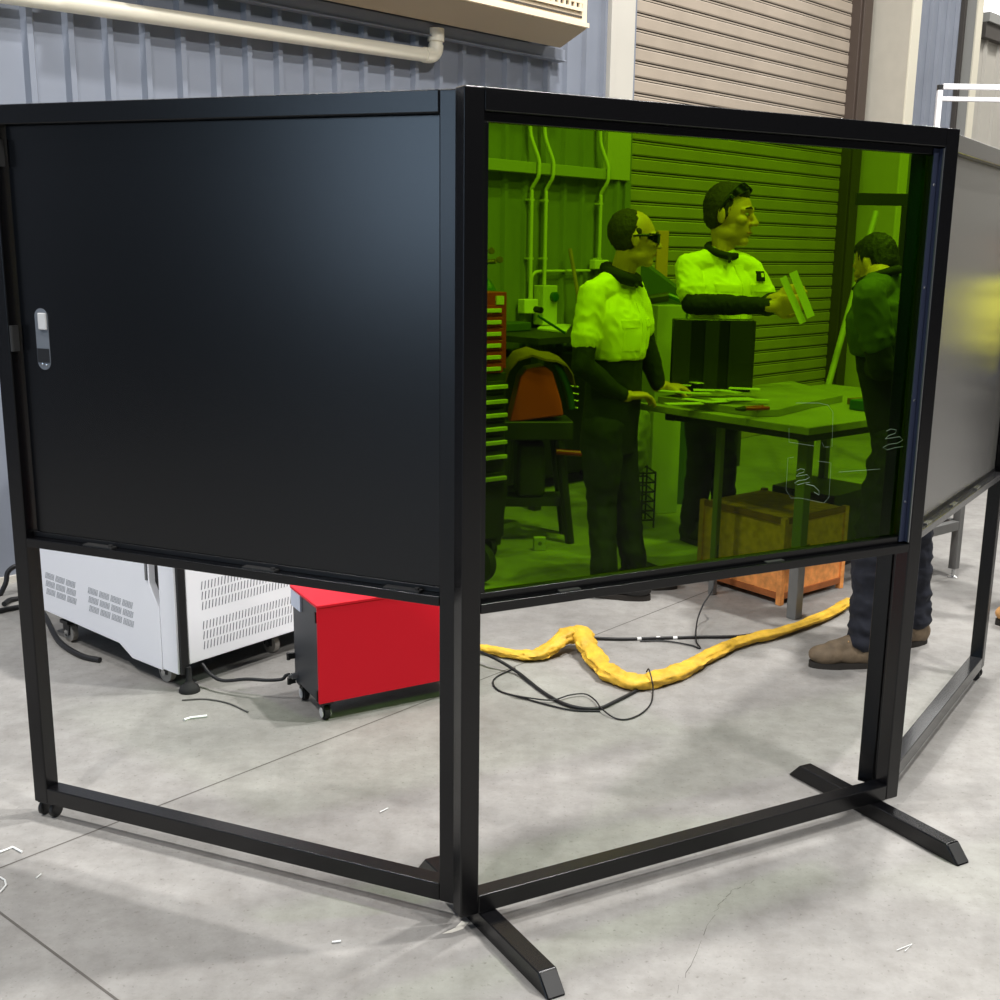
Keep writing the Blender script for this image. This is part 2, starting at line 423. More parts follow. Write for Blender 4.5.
def drain():
    r = thing('drain_pipe', 'cream plastic drain pipe along the blue wall ending in an elbow', 'pipe', Wp(-1, .08, 2.78))
    off = r.location; n = .085
    P = lambda t, z, nn=n: Wp(t, nn, z) - off
    sl = (2.862 - 2.81) / (2.803 - .391)
    zz = lambda t: 2.80 + sl * (t - .391)
    te = 2.80
    MB().tube([P(-4, zz(-4)), P(te - .06, zz(te))], .042, 18).build('pipe_run', 'pvc_cream', r, smooth=50)
    pts = [P(te - .07, zz(te)), P(te - .03, zz(te) + .002), P(te, zz(te) + .012), P(te + .02, zz(te) + .035), P(te + .026, zz(te) + .07)]
    MB().tube(catmull(pts, 4), .047, 18).build('elbow', 'pvc_cream', r, smooth=50)
    MB().tube([P(te + .026, zz(te) + .06), P(te + .026, zz(te) + .14)], .041, 18).build('riser', 'pvc_cream', r, smooth=50)
    MB().tube([P(te + .026, zz(te) + .09), P(te + .026, zz(te) + .165)], .052, 18).build('socket', 'pvc_cream', r, smooth=50)
    for t in (-.5, 1.2, 2.3):
        b = MB(); b.prism([P(t, zz(t) - .048, .02), P(t, zz(t) - .048, n + .05), P(t, zz(t) + .048, n + .05), P(t, zz(t) + .048, .02)], Wd * .02)
    b = MB()
drain()
mb = MB()
for k in range(8):
    mb.lathe(Wp(.32 + .2 * k - .055, .0005, 2.31), Nw, [(.009, 0), (.009, .004), (.006, .008), (.0005, .009)], 10)
mb.build('screw_heads', 'bright_steel', bpy.data.objects['wall_back'])['label'] = 'row of small screw heads'
def conduits():
    def run(px, zb, label, zt=2.70):
        pts = [Wp(px, .075, zb), Wp(px, .075, 2.04), Wp(px, .075, 2.10), Wp(px + .01, .125, 2.18), Wp(px + .012, .13, 2.24), Wp(px + .01, .125, 2.30), Wp(px - .02, .09, 2.42), Wp(px - .025, .075, 2.5), Wp(px - .03, .075, zt)]
        r = thing('conduit', label, 'conduit', Wp(px, .06, zb)); off = r.location
        MB().tube([p - off for p in catmull(pts, 5)], .0135, 10).build('pipe', 'conduit', r, smooth=60)
        for z in (1.62, 2.02):
            b = MB(); b.box((px - .022, -.082, z), (px + .022, -.034, z + .014), WM)
            b.v = [p - off for p in b.v]; b.build('clip', 'conduit', r)
        return r
    run(3.72, 1.348, 'pale conduit leftmost on the green tinted wall, down to the white socket')
    run(3.865, 1.443, 'pale conduit second from left, down to the grey switch box')
    run(4.46, 1.623, 'pale conduit beside the shutter, down to the small white box')
    r = thing('conduit', 'pale bent conduit running sideways to the right from the white socket', 'conduit', Wp(3.765, .045, 1.348)); off = r.location
    pts = [Wp(3.765, .045, 1.348), Wp(3.765, .045, 1.48), Wp(3.78, .045, 1.515), Wp(3.83, .045, 1.535), Wp(4.0, .045, 1.537), Wp(4.39, .045, 1.54)]
    MB().tube([p - off for p in catmull(pts, 5)], .011, 10).build('pipe', 'conduit', r, smooth=60)
    def boxthing(name, t0, t1, z0, z1, d, label, cat, m='switch_grey'):
        r = thing(name, label, cat, Wp((t0 + t1) / 2, .04, z0)); off = r.location
        b = MB(); b.box((t0, -d, z0), (t1, -.03, z1), WM); b.v = [p - off for p in b.v]; b.build('enclosure', m, r, bevel=.008)
        return r, off
    r, off = boxthing('power_socket', 3.64, 3.785, 1.245, 1.345, .1, 'white power socket on the wall under the leftmost conduit', 'socket', 'paper')
    b = MB(); b.cyl(Wp(3.75, .1, 1.275) - off, Wp(3.75, .16, 1.27) - off, .022); b.build('plug', 'black_plastic', r)
    r, off = boxthing('switch_box', 3.80, 3.95, 1.16, 1.44, .13, 'grey isolator switch box right of the white socket', 'switch box')
    b = MB(); b.lathe(Wp(3.90, .13, 1.36) - off, Nw, [(.035, 0), (.035, .03), (.02, .035)], 16); b.build('switch_knob', 'bottle_green', r)
    boxthing('junction_box', 4.40, 4.56, 1.55, 1.62, .09, 'small white junction box behind the worker in sunglasses', 'junction box', 'paper')
conduits()

# ------------------------------------------------------------------ welding screens
H0, H1, T = .05, 2.05, .05
def caster(parent, x, y, zt, r=.022, name='caster', dark='black_plastic', wm='black_plastic'):
    b = MB(); b.box((x - .028, y - .02, zt - .006), (x + .028, y + .02, zt)); b.box((x - .02, y - .014, zt - r * 1.3), (x - .012, y + .014, zt - .004)); b.box((x + .012, y - .014, zt - r * 1.3), (x + .02, y + .014, zt - .004))
    c = b.build(name, dark, parent)
    for s in (-1, 1):
        w = MB(); w.lathe((x + s * .021 - .006, y, r), (1, 0, 0), [(r * .8, 0), (r, .002), (r, .012), (r * .8, .014)], 18); w.build('wheel', wm, c)
    return c
def screen(label, org, xd, W, kind, rail='black_powder'):
    a = math.atan2(xd[1], xd[0]); r = thing('welding_screen', label, 'screen', org, a)
    for x in (0, W - T): MB().box((x, 0, H0), (x + T, T, H1)).build('post', 'black_powder', r, bevel=.004)
    MB().box((T, 0, H1 - T), (W - T, T, H1)).build('top_rail', rail, r, bevel=.003)
    MB().box((T, 0, .85), (W - T, T, .875)).build('middle_rail', rail, r, bevel=.002)
    MB().box((T, 0, H0), (W - T, T, H0 + T)).build('bottom_rail', rail, r, bevel=.003)
    z0, z1, x0, x1 = .875, H1 - T, T, W - T; t = .02
    if kind != 'glass':
        MB().box((x0, .03, z0), (x1, .05, z0 + .014)).build('panel_bead', 'black_edge', r, bevel=.0015); return r
    b = MB(); b.box((x0, .022, z0), (x1, .05, z0 + t)); b.box((x0, .022, z1 - t), (x1, .05, z1)); b.box((x0, .022, z0 + t), (x0 + t, .05, z1 - t)); b.box((x1 - t, .022, z0 + t), (x1, .05, z1 - t))
    b.build('panel_bead', 'black_edge' if kind != 'glass' else 'black_powder', r, bevel=.0015)
    # mitre weld lines on the front corners
    return r
# geometry in world
XA = V((.93165, -.36336, 0)); WAL = 1.408
OA = V((-.200953, 2.636471, 0)) - XA * 1.3933
XB = V((.882591, .470141, 0)); OB = V((-.172234, 2.570675, 0)); WB = 1.4957
XC = V((.5453, .838, 0)).normalized(); OC = V((1.158, 3.36, 0)) - XC * .04; WC = 1.337
sA = screen('black welding screen panel on the left with solid black infill and a steel pull slot', OA, XA, WAL, 'door')
def panel_a(r):
    MB().box((T + .014, .030, .890), (WAL - T, .045, H1 - T)).build('infill_panel', 'black_panel', r, bevel=.002)
    # recessed pull: stadium of bright steel let into the panel
    u = .139; z0, z1, w = 1.357, 1.524, .0225
    h = MB(); pts = []
    for i in range(13): a = math.pi * i / 12; pts.append((u + w * math.cos(a), .0285, z1 - w + w * math.sin(a)))
    for i in range(13): a = math.pi + math.pi * i / 12; pts.append((u + w * math.cos(a), .0285, z0 + w + w * math.sin(a)))
    h.prism(pts, (0, .0016, 0)); hd = h.build('pull_handle', 'hatch', r)
    q = MB(); q.box((u - w * .9, .0268, z0 + .02), (u + w * .9, .0286, z0 + .058)); q.build('slot_shadow', 'machine_black', hd)
    q = MB(); q.box((u - .008, .0225, z1 - .058), (u + w * .92, .0285, z1 - .012)); q.build('finger_tab', 'wheel_white', hd, bevel=.003)  # white colour stands in for the glare on the metal tab
    for i, (dx, dz) in enumerate(((-.006, .016), (.008, .014))):
        q = MB(); q.lathe((u + dx, .0285, z0 + dz), (0, -1, 0), [(.004, 0), (.004, .002), (.001, .003)], 10); q.build('screw', 'bright_steel', hd)
    for z in (1.93, 1.44):
        q = MB(); q.box((.051, .004, z - .035), (.062, .022, z + .035)); q.cyl((.056, .003, z - .035), (.056, .003, z + .035), .005, 10); q.build('hinge', 'dark_metal', r)
    for x in (.30, .83, 1.25):
        q = MB(); q.box((x - .05, .006, .875), (x + .05, .028, .879)); q.cyl((x + .04, .015, .879), (x + .04, .015, .885), .006, 8); q.build('clip', 'dark_metal', r)
    caster(r, .035, .025, .052, .024)
    b = MB(); b.prism([(.02, -.0006, 0), (.02, -.0006, 0), (.02, -.0006, 0)], (0, 0, 0)) if False else None
panel_a(sA)
sB = screen('black framed welding screen with green tinted window on two flat feet', OB, XB, WB, 'glass')
def panel_b(r):
    MB().box((.066, .038, .891), (WB - .066, .044, H1 - T - .016)).build('window_pane', 'green_acrylic', r)
    # flat aluminium strip along the right reveal
    b = MB(); b.box((WB - T - .004, .006, .88), (WB - T - .0005, .021, H1 - T - .004)); b.box((WB - T - .024, .018, .88), (WB - T - .004, .021, H1 - T - .004)); b.build('edge_strip', 'alu_blue', r); MB().box((WB - T - .0045, .0015, .88), (WB - T - .001, .0058, H1 - T - .004)).build('edge_glint', 'steel', r)  # last box is a bright strip added as the edge highlight
    for z in (1.0, 1.3, 1.62, 1.9):
        q = MB(); q.lathe((WB - T - .014, .018, z), (0, -1, 0), [(.004, 0), (.003, .002)], 8); q.build('screw', 'bright_steel', r)
    for (x, dx) in ((.052, 0), (1.386, 0)):
        n0, n1 = -.322, .352; b = MB()
        sk = lambda n: x - .08 * n
        b.prism([(sk(n), n, z) for n, z in ((n0, 0), (n0 + .045, .05), (n1 - .045, .05), (n1, 0))], (.05, 0, 0)); f = b.build('foot', 'black_powder', r, bevel=.004)
        q = MB(); q.prism([(sk(n) + .004, n, z) for n, z in ((n0 + .0015, .006), (n0 + .0405, .0475), (n0 + .043, .0475), (n0 + .006, .006))], (.042, 0, 0)); q.build('end_cap', 'dark_metal', f)
    for x in (.30, .95):
        q = MB(); q.box((x - .03, .006, .875), (x + .03, .021, .8775)); q.build('clip', 'dark_metal', r)
    # faint engraved trial outlines on the pane
    def pl(u, v):
        o = V((0, 0, CAMH)); d = at(u, v, 1.) - o; n = V((-XB.y, XB.x, 0)); t = ((OB + n * .0375 - o).dot(n)) / d.dot(n); p = o + d * t - OB
        return V((p.dot(XB), .0375, p.z))
    e = MB()
    for line in ([(789, 428), (789, 442), (814, 446)], [(796, 403), (818, 403), (828, 405), (833, 412), (832, 447), (825, 447)], [(822, 442), (824, 447)],
                 [(794, 457), (788, 458), (786, 490), (791, 498), (800, 498), (824, 503), (829, 497), (831, 463), (818, 461)],
                 [(839, 472), (880, 469)]):
        e.tube([pl(*p) for p in line], .00035, 4)
    def sq(cx, cy, s):
        pts = [(-6, -9), (-2, -11), (3, -10), (2, -7), (-4, -5), (-7, -2), (0, -3), (6, -4), (9, -1), (4, 2), (-4, 3), (-9, 6), (-5, 8), (2, 6), (9, 5)]
        e.tube([pl(cx + x * s, cy + y * s) for x, y in pts], .0006, 5)
    sq(802, 478, .85); sq(893, 441, 1.1)
    e.tube([pl(806, 484), pl(814, 486), pl(819, 491), pl(819, 495), pl(814, 492)], .0008, 4)
    e.build('engraved_marks', 'etch', r)
panel_b(sB)
sC = screen('black welding screen on the right seen edge on with black infill coloured grey for its reflection', OC, XC, WC, 'door', 'black_rail_sheen')
def panel_c(r):
    MB().box((T + .005, .030, .890), (WC - T - .014, .045, H1 - T)).build('infill_panel', 'black_panel_sheen', r, bevel=.002)
    MB().box((.0, T + .002, H0), (T, 2 * T + .002, H1)).build('joining_post', 'black_powder', r, bevel=.004)
    for x in (.22, .55, .9):
        q = MB(); q.box((x - .03, .006, .875), (x + .03, .02, .880)); q.build('clip', 'bright_steel', r)
    caster(r, WC - .035, .025, .052, .024)
    caster(r, .05, .03, .052, .024)
panel_c(sC)

# ------------------------------------------------------------------ white machine, red cabinet
def white_machine():
    a = math.atan2(.79, .613); r = thing('welding_machine', 'large white machine cabinet with vent slots behind the left screen', 'machine', (-1.36, 4.115, 0), a)
    W, D, Hh = .95, 1.04, 1.0    # x right face, y left face
    MB().box((.03, .02, .10), (W, D, Hh)).build('chassis', 'machine_black', r, bevel=.006)
    MB().box((.045, .0, .105), (W, .02, Hh)).build('side_panel', 'machine_white', r, bevel=.004)
    MB().box((.008, -.002, .07), (.042, .045, Hh + .01)).build('corner_strip', 'machine_black', r, bevel=.003)
    MB().prism([(.0, .012, .072), (.0, .112, .072), (.0, .112, Hh), (.0, .012, Hh)], (.03, 0, 0)).build('corner_panel', 'machine_white', r, bevel=.003)
    MB().prism([(.0, .117, .065), (.0, .322, .065), (.0, .41, .108), (0, 1.03, .124), (0, 1.03, Hh), (0, .185, Hh), (0, .175, .41), (0, .117, .32)], (.03, 0, 0)).build('door', 'machine_white', r, bevel=.003)
    MB().box((-.006, .180, .42), (.0, .192, .50)).build('door_hinge', 'steel', r)
    def vent(v, y0, z0):
        for i in range(5):
            z = z0 + .0058 * i
            for j in range(7):
                y = y0 - .0105 * j - .002 * i
                v.box((-.0012, y - .0062, z), (.001, y, z + .0034))
    for y0, nn, dz, zs in ((.955, 3, .036, .278), (.62, 4, .039, .278)):
        for i in range(3):
            for j in range(nn):
                v = MB(); vent(v, y0 - .083 * j, zs - dz * i); v.build('vent_block', 'vent_grey', r)
    for zz in (.424, .383, .342, .263, .222, .181):
        v = MB()
        for k in range(46):
            x = .112 + .0155 * k
            v.prism([(x + .0045, -.001, zz), (x + .0080, -.001, zz), (x + .0035, -.001, zz - .032), (x, -.001, zz - .032)], (0, .003, 0))
        v.build('vent_row', 'vent_dark', r)
    def cst(x, y):
        b = MB(); b.box((x - .03, y - .03, .085), (x + .03, y + .03, .1)); b.box((x - .020, y - .024, .036), (x - .016, y + .024, .09)); b.box((x + .016, y - .024, .036), (x + .020, y + .024, .09)); c = b.build('caster', 'machine_black', r)
        w = MB(); w.lathe((x - .015, y, .042), (1, 0, 0), [(.022, 0), (.042, .003), (.042, .027), (.022, .03)], 22); w.build('wheel', 'caster_grey', c)
        w = MB(); w.cyl((x - .022, y, .042), (x + .022, y, .042), .014, 12); w.build('axle', 'bright_steel', c)
    for p in ((.045, .15), (.045, .86), (.52, .10), (.8, .10), (.8, .86)): cst(*p)
    b = MB(); b.lathe((.035, -.005, 0), (0, 0, 1), [(.040, 0), (.040, .008), (.034, .022), (.018, .036), (.012, .046), (.010, .1)], 20); b.build('levelling_foot', 'rubber', r, smooth=40)
    # control hood on top, hidden by the screen from the front
    MB().prism([(.12, .2, Hh), (.12, .9, Hh), (.25, .9, Hh + .22), (.25, .2, Hh + .22)], (.5, 0, 0)).build('control_hood', 'machine_white', r, bevel=.01)
white_machine()
def red_cabinet():
    a = math.atan2(.515, .857); r = thing('tool_cabinet', 'low red cabinet with dark grey side standing on small casters', 'cabinet', (-.777, 3.86, 0), a)
    W, D = .62, .272
    MB().box((.004, .006, .074), (W, D, .438)).build('carcass', 'cabinet_grey', r, bevel=.004)
    MB().box((.0, -.004, .074), (W, .006, .438)).build('front_panel', 'red_paint', r, bevel=.003)
    MB().box((-.002, -.006, .438), (W + .002, D + .012, .450)).build('lid', 'red_paint', r, bevel=.003)
    MB().box((-.0025, .172, .375), (.0045, D, .437)).build('label_plate', 'label_pale', r)
    for z in (.10, .40):
        MB().box((-.004, .008, z - .02), (.004, .022, z + .02)).build('hinge', 'black_plastic', r, bevel=.002)
    b = MB(); b.cyl((.004, .235, .105), (-.02, .235, .105), .012, 12); b.cyl((-.02, .235, .105), (-.032, .235, .105), .007, 12); b.build('cable_gland', 'steel', r)
    for z in (.075, .175):
        b = MB(); b.box((-.022, .262, z - .012), (.004, .274, z + .010)); b.cyl((-.02, .268, z - .014), (-.02, .268, z + .012), .008, 10); b.build('latch', 'black_plastic', r)
    def cst(x, y):
        b = MB(); b.box((x - .024, y - .024, .064), (x + .024, y + .024, .076)); b.box((x - .014, y - .018, .022), (x - .011, y + .018, .068)); b.box((x + .011, y - .018, .022), (x + .014, y + .018, .068)); c = b.build('caster', 'black_plastic', r)
        w = MB(); w.lathe((x - .010, y, .027), (1, 0, 0), [(.014, 0), (.027, .0015), (.027, .0185), (.014, .02)], 18); w.build('wheel', 'rubber', c)
        for s in (-1, 1):
            w = MB(); w.lathe((x + s * .0145, y, .027), (s, 0, 0), [(.019, 0), (.019, .002), (.007, .003)], 14); w.build('hub', 'wheel_white', c)
    for p in ((.035, .03), (.03, .24), (W - .05, .03), (W - .05, .24)): cst(*p)
red_cabinet()

# ------------------------------------------------------------------ hose and cables on the floor
def G(u, v, z=0.): return ground(u, v, z)
def hose():
    pts = [(-.42, 4.70, .022), (-.28, 4.645, .022), (-.17, 4.60, .022), (-.07, 4.555, .022), (.00, 4.545, .022), (.06, 4.585, .035), (.115, 4.65, .06), (.165, 4.69, .072), (.205, 4.68, .076), (.222, 4.61, .06), (.25, 4.51, .042), (.285, 4.39, .033), (.34, 4.30, .028), (.42, 4.26, .026), (.52, 4.31, .026), (.62, 4.41, .026), (.72, 4.54, .026), (.84, 4.69, .026), (.96, 4.80, .026), (1.10, 4.89, .026), (1.28, 5.05, .026), (1.45, 5.24, .026), (1.56, 5.38, .026)]
    P = catmull(pts, 10); n = len(P); mb = MB(); k = 26; rings = []; ref = V((0, 0, 1))
    for i, p in enumerate(P):
        t = (P[min(i + 1, n - 1)] - P[max(i - 1, 0)]).normalized(); ref = (ref - t * ref.dot(t)).normalized(); b = t.cross(ref)
        q = i / n; w = .020 + .013 * min(1, max(0, (q - .12) * 7)) - .012 * min(1, max(0, (q - .62) * 5)); w *= 1 + .2 * noise.noise(V((i * .16, 3, 1)))
        id0 = len(mb.v); rings.append(id0)
        for j in range(k):
            an = 2 * math.pi * j / k; ca, sa = math.cos(an), math.sin(an)
            rr = 1 + .3 * noise.noise(V((i * .10, ca * 1.3, sa * 1.3))) + .42 * (.4 - abs(noise.noise(V((i * .06, ca * 2.6, sa * 2.6 + 9))))) + .3 * (.4 - abs(noise.noise(V((i * .28 + 2 * ca, ca * 1.6, sa * 1.6 + 3))))) + .14 * noise.noise(V((i * .55, ca * 4, sa * 4 + 4)))
            v = p + ref * (w * .74 * rr * ca) + b * (w * 1.18 * rr * sa); v.z = max(v.z, .002); mb.v.append(v)
    mb.loft(rings, k)
    tag(mb.build('hose_sleeve', 'hose_yellow', smooth=80), 'crumpled yellow fabric hose sleeve bent over itself on the floor', 'hose')
hose()
def cable(name, pts, r, label, m='cable_black', n=8, cat='cable'):
    o = MB().tube(catmull(pts, n), r, 8).build(name, m, smooth=70); return tag(o, label, cat)
def lay(px, r): return [G(u, v, r + (z if len(p) > 2 else 0)) if False else G(u, v, r) for (u, v, *z) in px for p in [()]]
# thick black lead from the sleeve looping in front of it
cable('power_lead', [G(478, 651, .05), G(492, 657, .048), G(505, 664, .03), G(520, 674, .011), G(540, 690, .008), G(560, 702, .008), G(580, 708, .008), G(600, 708, .008), G(616, 701, .008), G(628, 695, .008), G(640, 688, .008), G(650, 678, .008)], .007, 'thick black lead curving under the yellow sleeve')
cable('thin_cable', [G(515, 668, .006), G(498, 676, .005), G(493, 683, .005), G(500, 691, .005), G(520, 697, .005), G(545, 704, .005), G(572, 710, .005), G(600, 711, .005)], .0035, 'thin black cable looping widest to the left of the yellow sleeve')
cable('thin_cable', [G(512, 695, .010), G(530, 698, .012), G(552, 700, .012), G(570, 695, .012), G(585, 694, .012), G(595, 700, .012), G(602, 709, .016), G(615, 718, .005), G(628, 719, .005), G(642, 713, .005), G(651, 703, .005), G(653, 690, .012), (.47, 4.22, .04), (.46, 4.27, .075), (.455, 4.31, .05)], .003, 'thin black cable looping below the bend of the yellow sleeve')
cable('power_lead', [G(577, 637, .012), G(620, 639, .008), G(660, 638, .008), G(700, 637, .008), G(740, 636, .008), G(775, 630, .008), G(800, 624, .008)], .007, 'straight black lead with white tape running under the table')
for u in (637, 656, 673):
    p = G(u, 639 if u < 650 else 638, .008); q = G(u + 4, 638.6 if u < 650 else 637.8, .008)
    tag(MB().cyl(p, q, .0079, 12).build('tape_band', 'tape_white'), {637: 'white tape band on the black floor lead, leftmost of three', 656: 'white tape band on the black floor lead, middle of three', 673: 'white tape band on the black floor lead, rightmost of three'}[u], 'tape', 'tape bands on the floor lead')
p0 = at(716, 575, 5.12)
cable('thin_cable', [at(718, 545, 5.18), at(714, 585, 5.12), at(703, 605, 5.05), G(697, 622, .05), G(696, 640, .012), G(700, 648, .006), G(690, 645, .006), G(665, 641, .006), G(640, 641, .006)], .0035, 'thin black cable hanging down from the table to the floor')
cable('gas_line', [(-1.30, 4.20, .09), (-1.26, 4.17, .06), (-1.2, 4.13, .05), (-1.1, 4.1, .07), (-1.02, 4.08, .075), (-.96, 4.075, .082), (-.945, 4.08, .095), (-.93, 4.075, .102)], .007, 'black lead from the white machine to the red cabinet', cat='cable')
cable('thin_cable', [G(182, 700, .004), G(205, 699, .004), G(228, 703, .004), G(248, 712, .004)], .003, 'thin dark cable on the floor beside the levelling foot', 'cable_grey')
cable('power_lead', [at(-12, 604, 5.2), G(-6, 611, .012), G(8, 609, .012), G(24, 607, .012), G(42, 612, .012), G(58, 640, .012), G(80, 655, .012), G(100, 660, .012)], .012, 'black lead on the floor under the left end of the white machine')
cable('looped_lead', [G(-30, 612, .012), at(-8, 606, 5.25), at(5, 585, 5.3), at(8, 572, 5.32), at(18, 566, 5.34), at(30, 575, 5.36), G(22, 596, .014), G(10, 600, .014), G(4, 604, .014)], .012, 'black lead looping up against the blue wall at far left')
# scraps of bright metal on the floor
def scrap(px, w, label):
    P = [G(u, v, .004) for u, v in px]; tag(MB().tube(P, w, 5).build('metal_scrap', 'scrap'), label, 'scrap', 'bright offcuts on the floor')
scrap([(0, 852), (13, 847), (22, 852)], .0035, 'bent bright offcut on the floor near the left edge')
scrap([(0, 877), (5, 880), (6, 885), (0, 892)], .0025, 'curled bright wire at the left edge of the floor')
scrap([(36, 878), (41, 874)], .002, 'short bright sliver right of the curled wire')
scrap([(184, 720), (190, 718), (207, 716)], .006, 'white offcut on the floor near the levelling foot')
scrap([(332, 942), (341, 941)], .003, 'bright offcut in front of the left screen')
scrap([(897, 950), (912, 944), (905, 951)], .0012, 'thin bright scratch sliver on the floor at lower right')
scrap([(380, 812), (388, 808)], .002, 'bright sliver behind the left screen rail')

# ------------------------------------------------------------------ steel table
TN, TL, TF, TR = V((1.2, 4.98, 0)), V((.51, 5.70, 0)), V((1.71, 6.70, 0)), V((2.40, 5.98, 0))
e1 = (TL - TN).normalized(); e2 = (TR - TN).normalized()
def table():
    r = thing('work_table', 'large grey steel work table behind the green window', 'table', TN); o = TN
    up = lambda p, z: p - o + V((0, 0, z))
    MB().prism([up(TN, .915), up(TL, .915), up(TF, .915), up(TR, .915)], (0, 0, .035)).build('table_top', 'table_top', r, bevel=.004)
    M = Matrix((e2, e1, V((0, 0, 1)))).transposed().to_4x4()
    L, Wd_ = (TR - TN).length, (TL - TN).length
    for (x, y, hw) in ((.17, .13, .026), (.17, .62, .016), (L - .13, .05, .021), (L - .13, Wd_ - .1, .021)):
        far = x > 1
        MB().box((x - hw, y - hw, .05 if far else 0), (x + hw, y + hw, .87), M).build('leg', 'grey_steel_paint', r, bevel=.004)
        if not far: continue
        lf = MB(); lf.lathe(M @ V((x, y, 0)), (0, 0, 1), [(.028, 0), (.028, .006), (.009, .012), (.009, .055)], 14); lf.build('levelling_foot', 'bright_steel', r)
    b = MB(); b.box((.1, .08, .865), (L - .06, .13, .915), M); b.box((.1, Wd_ - .13, .865), (L - .06, Wd_ - .08, .915), M); b.box((.12, .1, .865), (.17, Wd_ - .1, .915), M); b.box((L - .15, .1, .865), (L - .1, Wd_ - .1, .915), M); b.build('apron', 'dark_metal', r)
    b = MB(); b.box((.75, .03, .27), (L - .155, .07, .32), M); b.box((L - .15, .08, .27), (L - .11, Wd_ - .13, .32), M); b.build('stretcher', 'grey_steel_paint', r, bevel=.003)
table()
def plate():
    pts = [(.60, 5.70), (1.02, 5.27), (1.13, 5.30), (1.36, 5.62), (1.58, 5.88), (1.45, 6.50), (1.30, 6.36)]
    tag(MB().prism([(x, y, .951) for x, y in pts], (0, 0, .035)).build('steel_plate', 'sheet_metal', bevel=.003), 'raised flat steel plate lying on the work table', 'plate')
plate()
for k in range(12):
    rnd = random.Random(20 + k); a = R(rnd.uniform(-60, 25)); L = rnd.uniform(.12, .22); w = rnd.uniform(.035, .065)
    c = G(684 + 16 * (k % 5) - 4 * (k // 5), 404 - 5 * (k // 5) - (k % 2) * 2, .9865); c.z = .9865 + .0045 * k; M = Matrix.Rotation(a, 4, 'Z'); M.translation = c
    tag(MB().box((-L / 2, -w / 2, 0), (L / 2, w / 2, .004), M).build('sample_strip', 'strip_metal'), 'bright metal sample strip in the loose pile on the steel plate', 'metal strip', 'sample strips piled on the plate')
def pliers():
    c = G(748, 411, .9865); r = thing('clamp_pliers', 'red handled pliers at the near edge of the raised steel plate', 'pliers', c, R(25))
    for s in (-1, 1): MB().tube(catmull([(-.02, 0, .012), (.03, s * .018, .012), (.10, s * .022, .012)], 4), .009, 8).build('handle', 'red_tool', r, smooth=60)
    MB().tube([(-.02, 0, .012), (-.07, 0, .012)], [.014, .006], 8).build('jaw', 'dark_metal', r)
pliers()
def dark_box():
    c = V((at(710, 390, 5.93).x, 5.93, .9865)); r = thing('monitor', 'dark panelled box with vertical bands standing on the work table', 'box', c, math.atan2(.06, .45)); w, d, h = .217, .035, .375
    MB().box((-w + .006, -d + .006, .0), (w - .006, d, h)).build('housing', 'smoked_dark', r, bevel=.006)
    for x0, x1 in ((-w, -.125), (-.05, .025), (.08, w)): MB().box((x0, -d, .012), (x1, -d + .006, h - .006)).build('front_panel', 'smoked', r)
dark_box()
tag(MB().prism([(1.60, 5.75, .953), (2.05, 6.05, .953), (2.03, 6.09, .953), (1.58, 5.79, .953)], (0, 0, .03)).build('steel_bar', 'leather'), 'brown bar lying across the right end of the work table', 'bar')
tag(MB().tube(catmull([(1.74, 5.83, 1.0), (1.80, 5.86, 1.02), (1.9, 5.93, 1.02), (2.0, 6.02, 1.0)], 4), .01, 8).build('torch_rod', 'bright_steel', smooth=60), 'thin shiny rod on top of the brown bar', 'rod')
def small_box(c, s, rz, m, name, label, cat):
    M = Matrix.Rotation(rz, 4, 'Z'); M.translation = V(c)
    return tag(MB().box((-s[0] / 2, -s[1] / 2, 0), (s[0] / 2, s[1] / 2, s[2]), M).build(name, m, bevel=.006), label, cat)
small_box((1.62, 5.60, .9515), (.13, .1, .05), R(40), 'bottle_green', 'parts_box', 'small green box near the right end of the work table', 'box')

def crate():
    c = V((1.21, 5.36, 0)); r = thing('wooden_crate', 'orange chipboard crate on the floor beneath the work table', 'crate', c, math.atan2(e2.y, e2.x))
    W, D, h = .52, .56, .43
    MB().box((.012, .012, .04), (W - .012, D - .012, h)).build('side_boards', 'osb', r)
    for i, (x, y) in enumerate(((0, 0), (W - .03, 0), (0, D - .03), (W - .03, D - .03))):
        MB().box((x, y, 0), (x + .03, y + .03, h + .01)).build('corner_post', 'osb', r, bevel=.003)
    for z in (.03, h - .02):
        MB().box((.03, .003, z), (W - .03, .02, z + .03)).build('batten', 'crate_frame', r); MB().box((.003, .03, z), (.02, D - .03, z + .03)).build('batten', 'crate_frame', r)
    b = MB(); b.box((.12, .0085, .20), (.22, .0125, .205)); b.box((.12, .0085, .275), (.22, .0125, .28))
    for i in range(4):
        b.box((.125 + .022 * i, .0085, .225), (.14 + .022 * i, .0125, .255)) if i % 2 else b.tube([(.132 + .022 * i + .007 * math.cos(q * .785), .0105, .24 + .014 * math.sin(q * .785)) for q in range(9)], .002, 4)
    b.build('stencil_mark', 'ink', r)
crate()
small_box((1.62, 6.3, 0), (.42, .40, .42), R(45), 'machine_black', 'storage_bin', 'dark bin on the floor behind the orange crate', 'bin')

